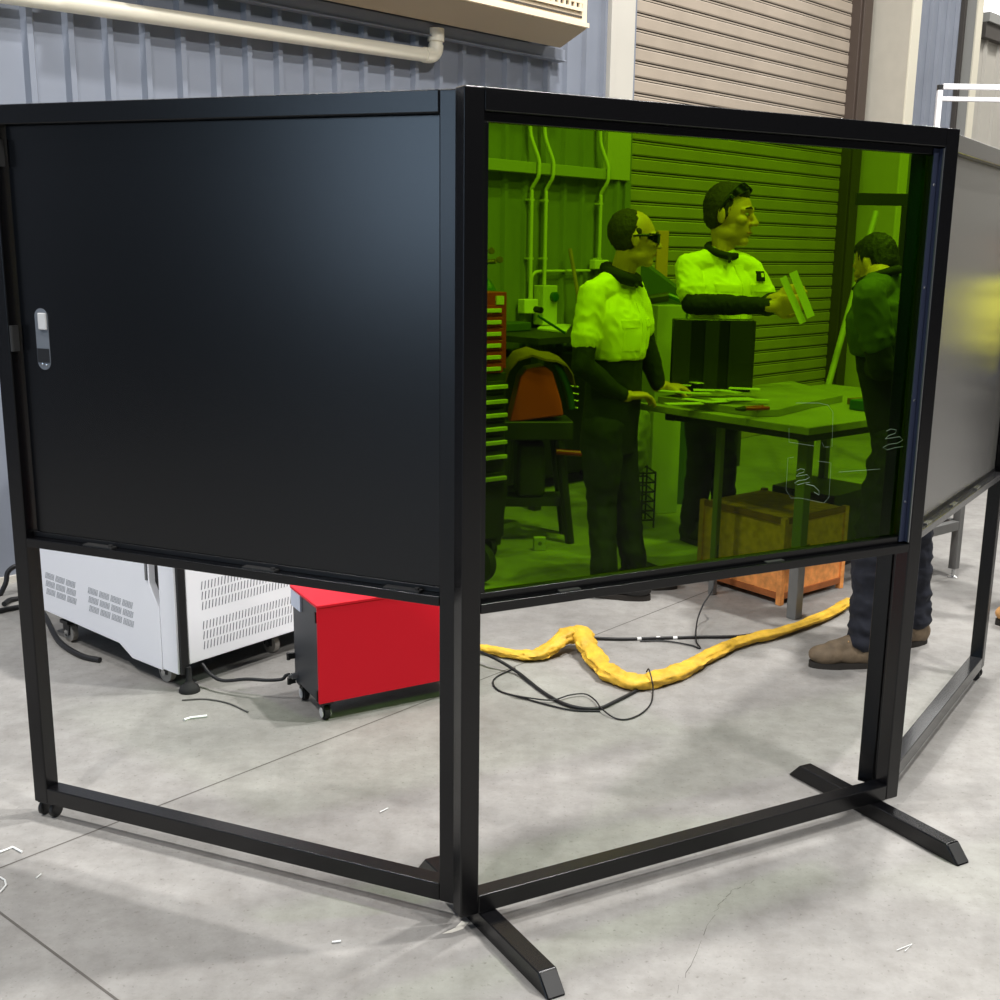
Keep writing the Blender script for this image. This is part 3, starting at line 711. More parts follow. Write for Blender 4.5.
# ------------------------------------------------------------------ workers
def head(parts, hc, f, hh, pitch=0.):
    """append head volumes; returns head frame matrix (x forward, y left, z up), unit = head height"""
    f = V(f).normalized(); l = V((-f.y, f.x, 0)).normalized(); u = f.cross(l)
    M3 = Matrix((f, l, u)).transposed() @ Matrix.Rotation(pitch, 3, 'Y')
    M = M3.to_4x4(); M = Matrix.Translation(V(hc)) @ M @ Matrix.Scale(hh, 4)
    def E(c, r, rot=None):
        A = (M.to_3x3() @ rot) if rot is not None else M.to_3x3()
        parts.ell(M @ V(c), r, A, 24, 16)
    def C(ps, rs): parts.chain([M @ V(p) for p in ps], [x * hh for x in rs])
    E((-.04, 0, .12), (.37, .305, .375)); E((.07, 0, .05), (.30, .275, .36)); E((.10, 0, -.18), (.27, .235, .30)); E((.255, 0, -.40), (.105, .12, .085))
    E((.02, .17, -.27), (.20, .075, .13)); E((.02, -.17, -.27), (.20, .075, .13))
    C([(.345, 0, .07), (.40, 0, -.02), (.455, 0, -.115)], [.035, .042, .05]); E((.405, .05, -.125), (.05, .032, .035)); E((.405, -.05, -.125), (.05, .032, .035))
    C([(.285, -.2, .085), (.355, -.09, .10), (.37, 0, .085), (.355, .09, .10), (.285, .2, .085)], [.035, .04, .035, .04, .035])
    E((.26, .17, -.07), (.10, .09, .075)); E((.26, -.17, -.07), (.10, .09, .075))
    C([(.33, -.085, -.245), (.375, 0, -.232), (.33, .085, -.245)], [.02, .028, .02]); C([(.325, -.07, -.285), (.365, 0, -.292), (.325, .07, -.285)], [.02, .028, .02])
    for s in (1, -1):
        E((-.03, s * .325, -.02), (.075, .03, .125), Matrix.Rotation(s * .3, 3, 'Z')); E((-.02, s * .325, -.10), (.04, .028, .05))
    return M
def hand(parts, wr, d, n, thumb, k=1., curl=.6, spread=1.):
    """wrist point, finger direction d, palm normal n (towards the palm side), thumb side sign"""
    wr, d, n = V(wr), V(d).normalized(), V(n); n = (n - d * n.dot(d)).normalized(); t = d.cross(n) * thumb
    A = Matrix((d, t, n)).transposed()
    parts.cap(wr - d * .03, wr + d * .01, .027 * k, .026 * k)
    parts.ell(wr + d * .052 * k, (.056 * k, .043 * k, .0165 * k), A, 18, 10)
    for i, (off, ln) in enumerate(((.029, .072), (.010, .080), (-.009, .075), (-.027, .060))):
        b = wr + d * (.082 - .004 * abs(i - 1)) * k + t * off * k * spread; pts = [b - d * .03 * k, b]; ang = 0.
        for q, s in enumerate((.46, .31, .25)):
            ang += curl * (.55, 1.0, .7)[q]
            pts.append(pts[-1] + (d * math.cos(ang) + n * math.sin(ang) + t * (off * .8 * (1 - min(ang, 1)))) * ln * s * k)
        parts.chain(pts, [.0095 * k, .0098 * k, .009 * k, .0082 * k, .007 * k], 10)
    b = wr + d * .022 * k + t * .026 * k
    q1 = b + (d * .6 + t * .65 + n * .25).normalized() * .034 * k; q2 = q1 + (d * .85 + t * .25 + n * .4).normalized() * .03 * k; q3 = q2 + (d * .9 + n * .45).normalized() * .024 * k
    parts.chain([b, q1, q2, q3], [.015 * k, .0125 * k, .0105 * k, .008 * k], 10)
def shoe(parent, ankle, toe_dir, k, m, sole='sole'):
    d = V((toe_dir[0], toe_dir[1], 0)).normalized(); l = V((-d.y, d.x, 0)); A = Matrix((d, l, V((0, 0, 1)))).transposed()
    a = V((ankle[0], ankle[1], 0)) - parent.location; a.z = 0
    mb = MB()
    mb.ell(a + d * .15 * k + V((0, 0, .055 * k)), (.085 * k, .052 * k, .045 * k), A); mb.ell(a + d * .06 * k + V((0, 0, .06 * k)), (.11 * k, .045 * k, .05 * k), A)
    mb.ell(a - d * .03 * k + V((0, 0, .06 * k)), (.055 * k, .043 * k, .055 * k), A); mb.chain([a - d * .005 * k + V((0, 0, .06 * k)), a - d * .01 * k + V((0, 0, .15 * k))], [.05 * k, .05 * k])
    mb.chain([a + d * .02 * k + V((0, 0, .12 * k)), a + d * .14 * k + V((0, 0, .075 * k))], [.036 * k, .036 * k])
    o = fuse(mb, 'shoe', m, parent, .007, 3, wrinkle=.003, wscale=30)
    for v in o.data.vertices: v.co.z = max(v.co.z, .012)
    s = MB(); pts = []
    for i in range(28):
        t = 2 * math.pi * i / 28; x = math.cos(t); w = .047 if x > .1 else .040
        pts.append(a + d * (.076 * k + .155 * k * x) + l * (w * k * math.copysign(abs(math.sin(t)) ** .85, math.sin(t))))
    s.prism(pts, (0, 0, .026 * k)); s.build('sole', sole, o)
    lc = MB()
    for i in range(4):
        c = a + d * (.05 + .025 * i) * k + V((0, 0, (.148 - .017 * i) * k)); lc.tube([c - l * .03 * k - V((0, 0, .012)), c + V((0, 0, .002)), c + l * .03 * k - V((0, 0, .012))], .0035, 6)
    lc.build('laces', 'wood' if m != 'boot_black' else 'black_plastic', o)
    return o
def patch(obj, root, c, f, w, h, m, name, parent, lift=.004, nu=6, nv=5, sub=None):
    """small cloth patch wrapped on a garment; c = world point near it, f = outward direction"""
    bv = BVHTree.FromPolygons([v.co for v in obj.data.vertices], [p.vertices for p in obj.data.polygons])
    f = V(f).normalized(); side = V((-f.y, f.x, 0)).normalized(); up = f.cross(side) * -1
    if up.z < 0: up = -up
    c = V(c) - root.location; mb = MB(); ids = {}
    for i in range(nu + 1):
        for j in range(nv + 1):
            p = c + side * (w * (i / nu - .5)) + up * (h * (j / nv - .5)); hit = bv.ray_cast(p + f * .35, -f)
            q = hit[0] if hit[0] is not None else p
            ids[i, j] = len(mb.v); mb.v.append(q + f * lift); mb.v.append(q - f * .004)
    for i in range(nu):
        for j in range(nv):
            a, b, cc, d = ids[i, j], ids[i + 1, j], ids[i + 1, j + 1], ids[i, j + 1]
            mb.face([a, b, cc, d]); mb.face([d + 1, cc + 1, b + 1, a + 1])
    ring = [ids[i, 0] for i in range(nu + 1)] + [ids[nu, j] for j in range(1, nv + 1)] + [ids[i, nv] for i in range(nu - 1, -1, -1)] + [ids[0, j] for j in range(nv - 1, 0, -1)]
    for a, b in zip(ring, ring[1:] + ring[:1]): mb.face([a, b, b + 1, a + 1])
    return mb.build(name, m, parent, smooth=60)
def worker(label, base, f, ff, H, hc, hh, J, cfg):
    """f torso facing, ff face direction, J joints in world space"""
    r = thing('person', label, 'person', (base[0], base[1], 0)); o = r.location
    f = V(f).normalized(); s = V((-f.y, f.x, 0)); A = Matrix((f, s, V((0, 0, 1)))).transposed()
    J = {k: V(v) - o for k, v in J.items()}; hc = V(hc) - o; ff = V(ff)
    k = H / 1.8; pel, che, nek = J['pelvis'], J['chest'], J['neck']
    shL, shR = che + s * .175 * k + V((0, 0, .125 * k)), che - s * .175 * k + V((0, 0, .125 * k))
    hpL, hpR = pel + s * .085 * k, pel - s * .085 * k
    shL = J.get('shL', shL); shR = J.get('shR', shR)
    # ---- body
    b = MB(); M = head(b, hc, ff, hh, cfg.get('pitch', 0.))
    b.chain([nek - V((0, 0, .03)), nek.lerp(hc, .35), hc - V(ff).normalized() * .10 * hh - V((0, 0, .22 * hh))], [.056 * k, .060 * k, .06 * k])
    b.ell(che - V((0, 0, .02)), (.09 * k, .135 * k, .14 * k), A); b.ell(pel.lerp(che, .5), (.095 * k, .125 * k, .2 * k), A); b.ell(pel, (.10 * k, .145 * k, .13 * k), A)
    b.chain([shR - V((0, 0, .03)), che, shL - V((0, 0, .03))], [.042 * k, .06 * k, .042 * k]); b.chain([nek - V((0, 0, .06)), che], [.055 * k, .08 * k])
    for S, sgn in (('L', 1), ('R', -1)):
        sh = shL if sgn > 0 else shR; el, wr = J['el' + S], J['wr' + S]
        b.chain([sh - V((0, 0, .03)), sh.lerp(el, .5), el, el.lerp(wr, .35), wr], [.042 * k, .045 * k, .038 * k, .039 * k, .026 * k])
        d = J.get('hd' + S, wr - el); n = J.get('hn' + S, V((0, 0, -1))); d = V(d); n = V(n)
        hand(b, wr + d.normalized() * .02, d, n, cfg.get('th' + S, 1), k * cfg.get('hk', 1.), cfg.get('curl' + S, .6))
        hp = hpL if sgn > 0 else hpR; kn, an = J['kn' + S], J['an' + S]
        b.chain([hp, hp.lerp(kn, .5), kn, kn.lerp(an, .35), an], [.085 * k, .072 * k, .052 * k, .052 * k, .036 * k])
        b.chain([an, V((an.x, an.y, .05))], [.036 * k, .036 * k])
    fuse(b, 'body', 'skin', r, .006, 2)
    # ---- face details
    for sg in (1, -1):
        e = MB(); e.ell(M @ V((.318, sg * .125, .02)), (.044, .046, .027), M.to_3x3(), 14, 8); ey = e.build('eye', 'eye_white', r, smooth=True)
        e = MB(); e.ell(M @ V((.362, sg * .125, .02)), (.006, .024, .024), M.to_3x3(), 12, 6); e.build('iris', 'iris', ey)
    e = MB()
    for sg in (1, -1): e.chain([M @ V((.385, sg * .05, .105)), M @ V((.385, sg * .13, .13)), M @ V((.325, sg * .2, .11))], [.013 * hh, .016 * hh, .009 * hh], 8)
    e.build('eyebrows', cfg['hair'], r, smooth=60)
    e = MB(); e.chain([M @ V((.352, -.085, -.262)), M @ V((.402, 0, -.262)), M @ V((.352, .085, -.262))], [.01 * hh, .014 * hh, .01 * hh], 8); e.build('lips', 'lip', r, smooth=60)
    hm = MB(); bald = cfg.get('bald', 0.)
    hm.ell(M @ V((-.075 - bald * .8, 0, .14)), (.36, .318, .378), M.to_3x3(), 28, 18); hm.ell(M @ V((-.15, 0, -.02)), (.262, .294, .25), M.to_3x3(), 24, 14)
    if not bald: hm.ell(M @ V((.035, 0, .33)), (.275, .235, .165), M.to_3x3(), 24, 14)
    for sg in (1, -1): hm.chain([M @ V((.02, sg * .275, .14)), M @ V((.03, sg * .278, -.0))], [.05 * hh, .028 * hh])
    fuse(hm, 'hair', cfg['hair'], r, .005, 2, wrinkle=.005, wscale=70, stretch=(1, 1, .6))
    if cfg.get('glasses'):
        g = MB(); fr = MB(); up = cfg['glasses'] == 'up'; O = Matrix.Translation(V((-.05, 0, .10)))
        X = (lambda p: M @ (O @ Matrix.Rotation(R(-56), 4, 'Y') @ V((p[0] + .035, p[1], p[2] - .07)))) if up else (lambda p: M @ V(p))
        for sg in (1, -1):
            n0 = len(g.v); m = 12
            for q in range(m + 1):
                th = R(7 + 58 * q / m); cx, cy = .445 * math.cos(th) + .005, .345 * math.sin(th); hi = .095 - .03 * (q / m) ** 2; lo = -.075 + .085 * (q / m) ** 2 + .03 * (1 - q / m) ** 6
                for (dx, zz) in ((0, hi), (0, lo), (-.018, lo), (-.018, hi)): g.v.append(X((cx + dx, sg * (cy + dx * .4), zz)))
            for q in range(m):
                a = n0 + 4 * q
                for e in range(4): g.face([a + e, a + (e + 1) % 4, a + 4 + (e + 1) % 4, a + 4 + e])
            g.face([n0, n0 + 1, n0 + 2, n0 + 3]); a = n0 + 4 * m; g.face([a + 3, a + 2, a + 1, a])
            fr.chain([X((.19, sg * .318, .07)), X((.05, sg * .342, .068)), X((-.08, sg * .345, .05))], [.028 * hh, .022 * hh, .014 * hh], 8)
        fr.chain([X((.40 * math.cos(R(a)) + .045, .335 * math.sin(R(a)), .095)) for a in range(-66, 67, 11)], [.014 * hh] * 13, 8)
        gl = fr.build('sunglasses', 'black_plastic', r, smooth=60); g.build('lenses', 'lens', gl, smooth=50)
    # ---- shirt
    sm = cfg['shirt']; hem = cfg.get('hem', .5)
    shm = (shL + shR) / 2; sv = (shL - shR); sv = V((sv.x, sv.y, 0)).normalized(); fv = V((sv.y, -sv.x, 0)); sw = (shL - shR).length / 2 / k
    def torso(prof, kk):
        w = MB(); rings = []
        for (z, a, bb, fo) in prof:      # z: -1 crotch .. 0 pelvis .. 1 chest .. 2 neck
            c = pel.lerp(che, z) if z <= 1 else che.lerp(nek, z - 1)
            n0 = len(w.v); rings.append(n0)
            for q in range(28):
                t = 2 * math.pi * q / 28; ct, st = math.cos(t), math.sin(t)
                w.v.append(c + sv * (a * k * math.copysign(abs(ct) ** .85, ct)) + fv * (bb * k * math.copysign(abs(st) ** .9, st) + fo * k))
        return w.loft(rings, 28)
    prof = [(0., .158, .118, .012), (.2, .156, .122, .02), (.45, .155, .126, .026), (.7, .163, .13, .025), (.9, .172, .132, .02), (1.1, .176, .128, .012), (1.3, .172, .115, .004), (1.5, sw - .005, .098, -.002), (1.68, .118, .082, -.004), (1.85, .082, .07, 0), (1.95, .066, .06, .0)]
    w = torso([(hem, .152, .124, .024)] + [p for p in prof if p[0] > hem + .05], k)
    for S, sh in (('L', shL), ('R', shR)):
        q = sh.lerp(J['el' + S], cfg.get('slv', .62)); d = (q - sh).normalized()
        w.chain([sh - V((0, 0, .015 * k)), sh.lerp(q, .5), q], [.062 * k, .068 * k, .066 * k]); w.cap(q - d * .01, q, .072 * k, .072 * k * .9)
        w.chain([sh, nek.lerp(sh, .45) + V((0, 0, .0)), nek - V((0, 0, .01))], [.058 * k, .062 * k, .066 * k])
    shirt = fuse(w, 'shirt', sm, r, .008, 4, wrinkle=.013 * k, wscale=13)
    lowm = cfg.get('low', 'navy')
    w = torso([(-.28, .155, .115, .0), (-.1, .162, .118, .004), (.1, .158, .118, .01), (.3, .15, .118, .016), (hem + .05, .145, .114, .02), (hem + .25, .13, .10, .02)], k)
    fuse(w, 'shirt_tail', lowm, r, .01, 3, wrinkle=.008, wscale=12)
    for S, sh in (('L', shL), ('R', shR)):
        el, wr = J['el' + S], J['wr' + S]; w = MB(); w.chain([sh.lerp(el, .5), el, el.lerp(wr, .4), wr - (wr - el).normalized() * .012], [.056 * k, .053 * k, .05 * k, .039 * k]); fuse(w, 'sleeve', cfg.get('slvm', 'navy'), r, .008, 3, wrinkle=.009, wscale=18)
    w = MB(); cp = []
    for i in range(17):
        a = 2 * math.pi * i / 16; cp.append(nek + f * (.072 * k * math.cos(a) + .008) + s * (.078 * k * math.sin(a)) + V((0, 0, .032 * k - .028 * k * math.cos(a))))
    w.chain(cp, [cfg.get('cr', .02) * k] * 17, 8)
    for sg in (1, -1): w.chain([nek + f * .08 * k + s * sg * .016 * k + V((0, 0, .004)), nek + f * .102 * k + s * sg * .048 * k - V((0, 0, .022 * k))], [.011 * k, .009 * k], 8)
    fuse(w, 'collar', cfg.get('collar', 'navy'), r, .007, 2)
    if cfg.get('pockets'):
        for sg in (1, -1):
            patch(shirt, r, che + o + s * sg * .085 * k + V((0, 0, -.0)), f, .105 * k, .035 * k, sm, 'pocket_flap', r, .007)
            patch(shirt, r, che + o + s * sg * .085 * k - V((0, 0, .07 * k)), f, .095 * k, .11 * k, sm, 'pocket', r, .004)
        patch(shirt, r, pel.lerp(che, .85) + o, f, .035 * k, .34 * k, sm, 'button_placket', r, .005, 3, 14)
    if cfg.get('badge'):
        patch(shirt, r, che + o + s * .085 * k + V((0, 0, .06 * k)), f, .035 * k, .05 * k, 'navy', 'badge', r, .012)
        patch(shirt, r, che + o + s * .088 * k + V((0, 0, .066 * k)), f, .012 * k, .02 * k, 'hivis', 'badge_mark', r, .016)
    # ---- trousers, shoes
    w = MB(); w.ell(pel - V((0, 0, .03)), (.118 * k, .16 * k, .13 * k), A, 24, 14)
    for S, hp in (('L', hpL), ('R', hpR)):
        kn, an = J['kn' + S], J['an' + S]; lo = V((an.x, an.y, cfg.get('cuff', .11)))
        w.chain([hp, hp.lerp(kn, .5), kn, kn.lerp(an, .5), lo + V((0, 0, .06)), lo], [.102 * k, .092 * k, .072 * k, .066 * k, .064 * k, .062 * k])
    fuse(w, 'trousers', cfg.get('trousers', 'navy'), r, .009, 3, wrinkle=cfg.get('twr', .015), wscale=cfg.get('tws', 9), stretch=(.5, .5, 1.6))
    for S in 'LR': shoe(r, J['an' + S] + o, J['toe' + S], k, cfg.get('boots', 'boot_black'))
    return r
VV = lambda *a: V(a)
def J_dir(base, d): return V(d) + V((base[0], base[1], 0))     # directions survive the root shift
# worker in sunglasses, left
b1 = (.36, 5.55)
dd = lambda b, d: V(d) + V((b[0], b[1], 0))
worker('person in hi-vis yellow and navy shirt with sunglasses, hands resting on the table', b1, (.93, -.36, 0), (.985, .06, -.03), 1.84, at(635, 239, 5.58), .268,
       dict(pelvis=at(609, 425, 5.62), chest=at(613, 322, 5.60), neck=at(619, 281, 5.60), shR=at(592, 293, 5.46), shL=at(633, 289, 5.72),
            elR=at(582, 366, 5.40), wrR=at(622, 396, 5.50), hdR=dd(b1, (.86, .42, .0)), hnR=dd(b1, (.1, .0, -1)),
            elL=at(646, 348, 5.76), wrL=at(659, 386, 5.78), hdL=dd(b1, (.9, .1, -.06)), hnL=dd(b1, (.1, .0, -1)),
            knR=at(602, 505, 5.56), anR=(.345, 5.46, .09), toeR=dd(b1, (.9, -.15, 0)), knL=at(627, 500, 5.68), anL=(.50, 5.62, .09), toeL=dd(b1, (.95, .05, 0))),
       dict(hair='hair_dark', bald=.09, glasses='on', shirt='hivis', pockets=True, curlR=.55, curlL=.85, thR=1, thL=-1, hem=.66, hk=1.2, slv=.64, cr=.032))
# worker holding strips
b2 = (1.0, 6.52)
Y2 = 6.50
worker('person in hi-vis yellow and navy shirt with sunglasses pushed up, holding metal strips', b2, (.62, -.78, 0), (.90, -.42, -.04), 1.98, at(729, 215, Y2), .345,
       dict(pelvis=(1.0, 6.54, 1.08), chest=at(722, 287, 6.52), neck=at(721, 257, Y2), shR=at(688, 266, 6.46), shL=at(751, 269, 6.50),
            elR=at(692, 304, 6.38), wrR=at(769, 306, 6.10), hdR=dd(b2, (1, -.02, .10)), hnR=dd(b2, (.1, .9, .3)),
            elL=at(766, 306, 6.50), wrL=at(774, 300, 6.22), hdL=dd(b2, (.8, -.35, .3)), hnL=dd(b2, (-.2, -.8, .1)),
            knR=(.96, 6.56, .55), anR=(.93, 6.58, .09), toeR=dd(b2, (.5, -.6, 0)), knL=(1.1, 6.6, .55), anL=(1.12, 6.62, .09), toeL=dd(b2, (.6, -.5, 0))),
       dict(hair='hair_dark', glasses='up', shirt='hivis', pockets=True, badge=True, curlR=.6, curlL=.9, thR=-1, thL=1, hem=.25, slv=.7, hk=1.25))
# dark clothed worker near the right post
b3 = (1.45, 4.62)
worker('person in green shirt and dark jeans bending over behind the right post of the window', b3, (-.85, .45, 0), (-.6, .76, -.42), 1.78, at(876, 264, 4.80), .24,
       dict(pelvis=(1.53, 4.70, .96), chest=at(884, 322, 4.66), neck=at(881, 284, 4.70), shL=at(868, 296, 4.50), shR=at(899, 282, 4.86), elL=at(882, 368, 4.48), wrL=at(868, 366, 4.76), hdL=dd(b3, (.25, 1, -.1)), hnL=dd(b3, (0, 0, -1)),
            elR=at(902, 350, 4.98), wrR=at(896, 408, 4.95), hdR=dd(b3, (-.3, .2, -1)), hnR=dd(b3, (.2, -1, 0)),
            knL=(1.40, 4.58, .53), anL=(1.39, 4.55, .09), toeL=dd(b3, (-1, -.06, 0)), knR=(1.66, 4.82, .52), anR=(1.70, 4.84, .09), toeR=dd(b3, (-.9, -.4, 0))),
       dict(hair='hair_black', shirt='green_shirt', low='navy', collar='navy', trousers='denim', twr=.021, tws=13, boots='boot', thL=-1, thR=1, hem=.72, cuff=.125))
# hi-vis worker outside the frame on the right: only the boot and the reflection show
b4 = (2.50, 5.17)
worker('person in hi-vis yellow shirt and navy trousers in tan boots at the right edge', b4, (-.97, -.2, 0), (-.97, -.2, -.1), 1.82, (2.44, 5.15, 1.74), .25,
       dict(pelvis=(2.52, 5.18, 1.0), chest=(2.5, 5.17, 1.40), neck=(2.47, 5.16, 1.59), elL=(2.46, 4.93, 1.16), wrL=(2.24, 4.99, 1.12), hdL=dd(b4, (-1, .2, .1)), hnL=dd(b4, (0, .5, -1)),
            elR=(2.44, 5.42, 1.16), wrR=(2.22, 5.30, 1.14), hdR=dd(b4, (-1, -.2, .1)), hnR=dd(b4, (0, -.5, -1)),
            knL=(2.45, 5.10, .53), anL=(2.42, 5.13, .09), toeL=dd(b4, (-1, .05, 0)), knR=(2.55, 5.28, .53), anR=(2.58, 5.29, .09), toeR=dd(b4, (-1, 0, 0))),
       dict(hair='hair_dark', shirt='hivis', boots='boot_tan', thL=-1, thR=1, hem=.35, pockets=True))
def held():
    a, b = at(783, 273, 6.02), at(806, 323, 6.02)
    for i, (p, q, w, lab) in enumerate(((at(783, 277, 6.035), at(803, 323, 6.035), .036, 'lower bright metal strip held up in the hand of the person with raised sunglasses'), (at(793, 272, 6.02), at(811, 317, 6.02), .042, 'upper bright metal strip held up in the hand of the person with raised sunglasses'))):
        d = (q - p).normalized(); nrm = V((-.2, -1, .15)); nrm = (nrm - d * nrm.dot(d)).normalized(); s = d.cross(nrm); M = Matrix((d, s, nrm)).transposed().to_4x4(); M.translation = p
        tag(MB().box((0, -w / 2, -.002), ((q - p).length, w / 2, .002), M).build('sample_strip', 'strip_metal'), lab, 'metal strip')
held()

# ------------------------------------------------------------------ background workshop behind the green window
def tool_chest():
    a = math.atan2(.60, .80); c = V((-.62, 5.83, 0)); r = thing('tool_chest', 'red tool chest with rows of pale drawer handles at the left of the window', 'tool chest', c, a)
    W, D = .56, .42
    MB().box((0, .012, .12), (W, D, 1.04)).build('lower_cabinet', 'dark_metal', r, bevel=.006)
    MB().box((.0, .012, 1.06), (W, D - .05, 1.47)).build('upper_box', 'chest_red', r, bevel=.006)
    for i in range(6):
        z = 1.375 - .062 * i; d = MB().box((.015, .0, z - .024), (W - .03, .014, z + .026)).build('drawer', 'chest_red', r, bevel=.003)
        MB().box((.02, -.012, z - .012), (W - .05, .001, z + .01)).build('handle', 'chest_bar', d, bevel=.003)
    MB().box((W - .075, -.004, 1.405), (W - .03, .012, 1.45)).build('lock_plate', 'chest_bar', r)
    for z in (.965, .885, .81, .735, .66, .58, .46):
        d = MB().box((.015, .0, z - .032), (W - .02, .014, z + .032)).build('drawer', 'dark_metal', r, bevel=.003)
        MB().box((.02, -.025, z - .01), (W - .01, .001, z + .012)).build('handle', 'chest_bar', d, bevel=.004)
    for x in (.08, W - .06):
        for y in (.07, D - .06):
            b = MB(); b.box((x - .03, y - .03, .10), (x + .03, y + .03, .12)); cst = b.build('caster', 'dark_metal', r)
            w = MB(); w.lathe((x - .02, y, .055), (1, 0, 0), [(.03, 0), (.055, .004), (.055, .036), (.03, .04)], 20); w.build('wheel', 'rubber', cst)
tool_chest()
def cart_wheel():
    c = V((-.30, 5.66, 0)); r = thing('sack_truck', 'hand truck with black tyre standing by the tool chest', 'hand truck', c, R(55))
    w = MB(); w.lathe((-.03, 0, .11), (1, 0, 0), [(.06, 0), (.105, .006), (.11, .03), (.105, .054), (.06, .06)], 26); w.build('wheel', 'rubber', r, smooth=50)
    w = MB(); w.lathe((-.036, 0, .11), (1, 0, 0), [(.055, 0), (.055, .072)], 20); w.build('hub', 'board_green', r)
    w = MB(); w.tube([(-.06, 0, .11), (-.16, 0, .11), (-.16, .02, 1.05)], .014, 10); w.build('frame', 'dark_metal', r)
cart_wheel()
def gas_bottle():
    c = V((-.36, 6.95, 0)); r = thing('gas_cylinder', 'green gas cylinder with gauges behind the tool chest', 'gas cylinder', c)
    MB().lathe((0, 0, 0), (0, 0, 1), [(.11, 0), (.115, .02), (.115, 1.36), (.105, 1.43), (.07, 1.49), (.032, 1.53), (.03, 1.56)], 28).build('cylinder_body', 'bottle_green', r, smooth=50)
    MB().lathe((0, 0, 1.55), (0, 0, 1), [(.022, 0), (.022, .06), (.03, .065), (.03, .09)], 16).build('valve', 'brass', r)
    b = MB(); b.cyl((0, 0, 1.61), (.09, -.03, 1.62), .015, 12); b.build('regulator', 'brass', r)
    for p in ((.06, -.05, 1.68), (.11, -.05, 1.63)):
        b = MB(); b.lathe(p, (.3, -1, 0), [(.02, 0), (.02, .02), (.017, .024)], 16); b.build('gauge', 'brass', r)
gas_bottle()
def orange_machine():
    c = V((.0, 6.5, 0)); r = thing('grinder_stand', 'orange sided workshop machine on dark legs with brown leather draped over it', 'machine', c, R(8))
    P = [(-.17, -.03, .72), (.145, -.03, .76), (.13, -.03, .84), (.075, -.03, 1.01), (.03, -.03, 1.045), (-.07, -.03, 1.03), (-.11, -.03, .98)]
    MB().prism(P, (0, .2, 0)).build('side_cover', 'orange', r, bevel=.012)
    b = MB(); pts = [(.09, -.02, 1.06), (.13, -.02, 1.0), (.17, -.02, .90), (.19, -.02, .80)]; b.tube(catmull(pts, 5), .022, 10); b.build('hose', 'green_hose', r, smooth=60)
    # draped leather
    b = MB(); n = 12; k0 = None; ring = []
    prof = [(-.21, .94), (-.18, 1.04), (-.13, 1.10), (-.05, 1.125), (.03, 1.10), (.09, 1.095), (.15, 1.07), (.185, 1.02), (.20, .955)]
    for x, z in prof: b.v += [V((x, -.07, z - .01)), V((x * .96, .22, z + .01)), V((x, -.07, z - .022)), V((x * .96, .22, z - .002))]
    for i in range(len(prof) - 1):
        a, q = 4 * i, 4 * i + 4; b.face([a, q, q + 1, a + 1]); b.face([a + 2, a + 3, q + 3, q + 2]); b.face([a, a + 2, q + 2, q]); b.face([a + 1, q + 1, q + 3, a + 3])
    b.face([0, 1, 3, 2]); e = 4 * (len(prof) - 1); b.face([e, e + 2, e + 3, e + 1])
    b.build('leather_drape', 'leather', r, smooth=50)
    MB().box((-.22, -.05, .62), (.2, .22, .73)).build('bed', 'dark_metal', r, bevel=.01)
    for (x0, x1, y) in ((-.17, -.24, -.02), (.12, .2, -.02), (-.17, -.24, .2), (.12, .2, .2)):
        MB().tube([(x0, y, .64), (x1, y, .0)], .028, 10).build('leg', 'dark_metal', r)
    MB().tube([(.1, -.06, .555), (.27, -.08, .545)], .017, 12).build('lever', 'red_tool', r)
    b = MB()
    for z in (.93, .89, .85, .81): b.tube([(.17, .0, z), (.23, -.02, z - .004)], .006, 8)
    b.build('spring_coils', 'steel', r)
    MB().box((-.2, .0, .22), (.18, .18, .27)).build('shelf', 'dark_metal', r)
    MB().box((-.12, .0, .27), (.05, .18, .6)).build('motor_housing', 'dark_metal', r, bevel=.03)
orange_machine()
def socket_block():
    r = thing('socket_block', 'small pale power block on the floor under the orange machine', 'power block', (.02, 6.33, 0), R(10))
    MB().box((-.035, -.02, 0), (.035, .02, .08)).build('casing', 'cabinet_pale', r, bevel=.005)
    MB().cyl((0, -.021, .045), (0, -.019, .045), .012, 12).build('outlet', 'vent_dark', r)
socket_block()
def bench():
    r = thing('wall_bench', 'dark workbench against the wall below the power sockets', 'workbench', Wp(3.2, .5, 0)); off = r.location
    b = MB(); b.box((3.1, -.75, 1.10), (5.6, -.08, 1.14), WM); b.v = [p - off for p in b.v]; b.build('bench_top', 'dark_metal', r)
    for t in (3.15, 4.3, 5.5):
        for n in (.7, .14): b = MB(); b.box((t, -n, 0), (t + .06, -n + .06, 1.10), WM); b.v = [p - off for p in b.v]; b.build('leg', 'dark_metal', r)
    b = MB(); b.box((3.12, -.3, .1), (5.5, -.14, .96), WM); b.v = [p - off for p in b.v]; b.build('back_panel', 'machine_black', r)
bench()
def on_bench(t, n, z=1.14): return Wp(t, n, z)
M = WM.copy()
b = MB(); b.prism([G(537, 330, 1.142), G(566, 333, 1.142), G(571, 326, 1.142), G(545, 324, 1.142)], (0, 0, .012)); tag(b.build('paper_sheet', 'paper'), 'bright sheet of paper lying on the dark wall bench', 'paper')
b = MB(); b.tube([on_bench(3.25, .60, 1.27), on_bench(3.45, .66, 1.155)], .008, 8); tag(b.build('green_rod', 'bottle_green'), 'thin green rod leaning on the left end of the wall bench', 'rod')
b = MB(); b.box((3.12, -.26, 1.1405), (3.55, -.12, 1.2), WM); tag(b.build('green_case', 'board_green', bevel=.01), 'flat green case on the wall bench behind the paper sheet', 'case')
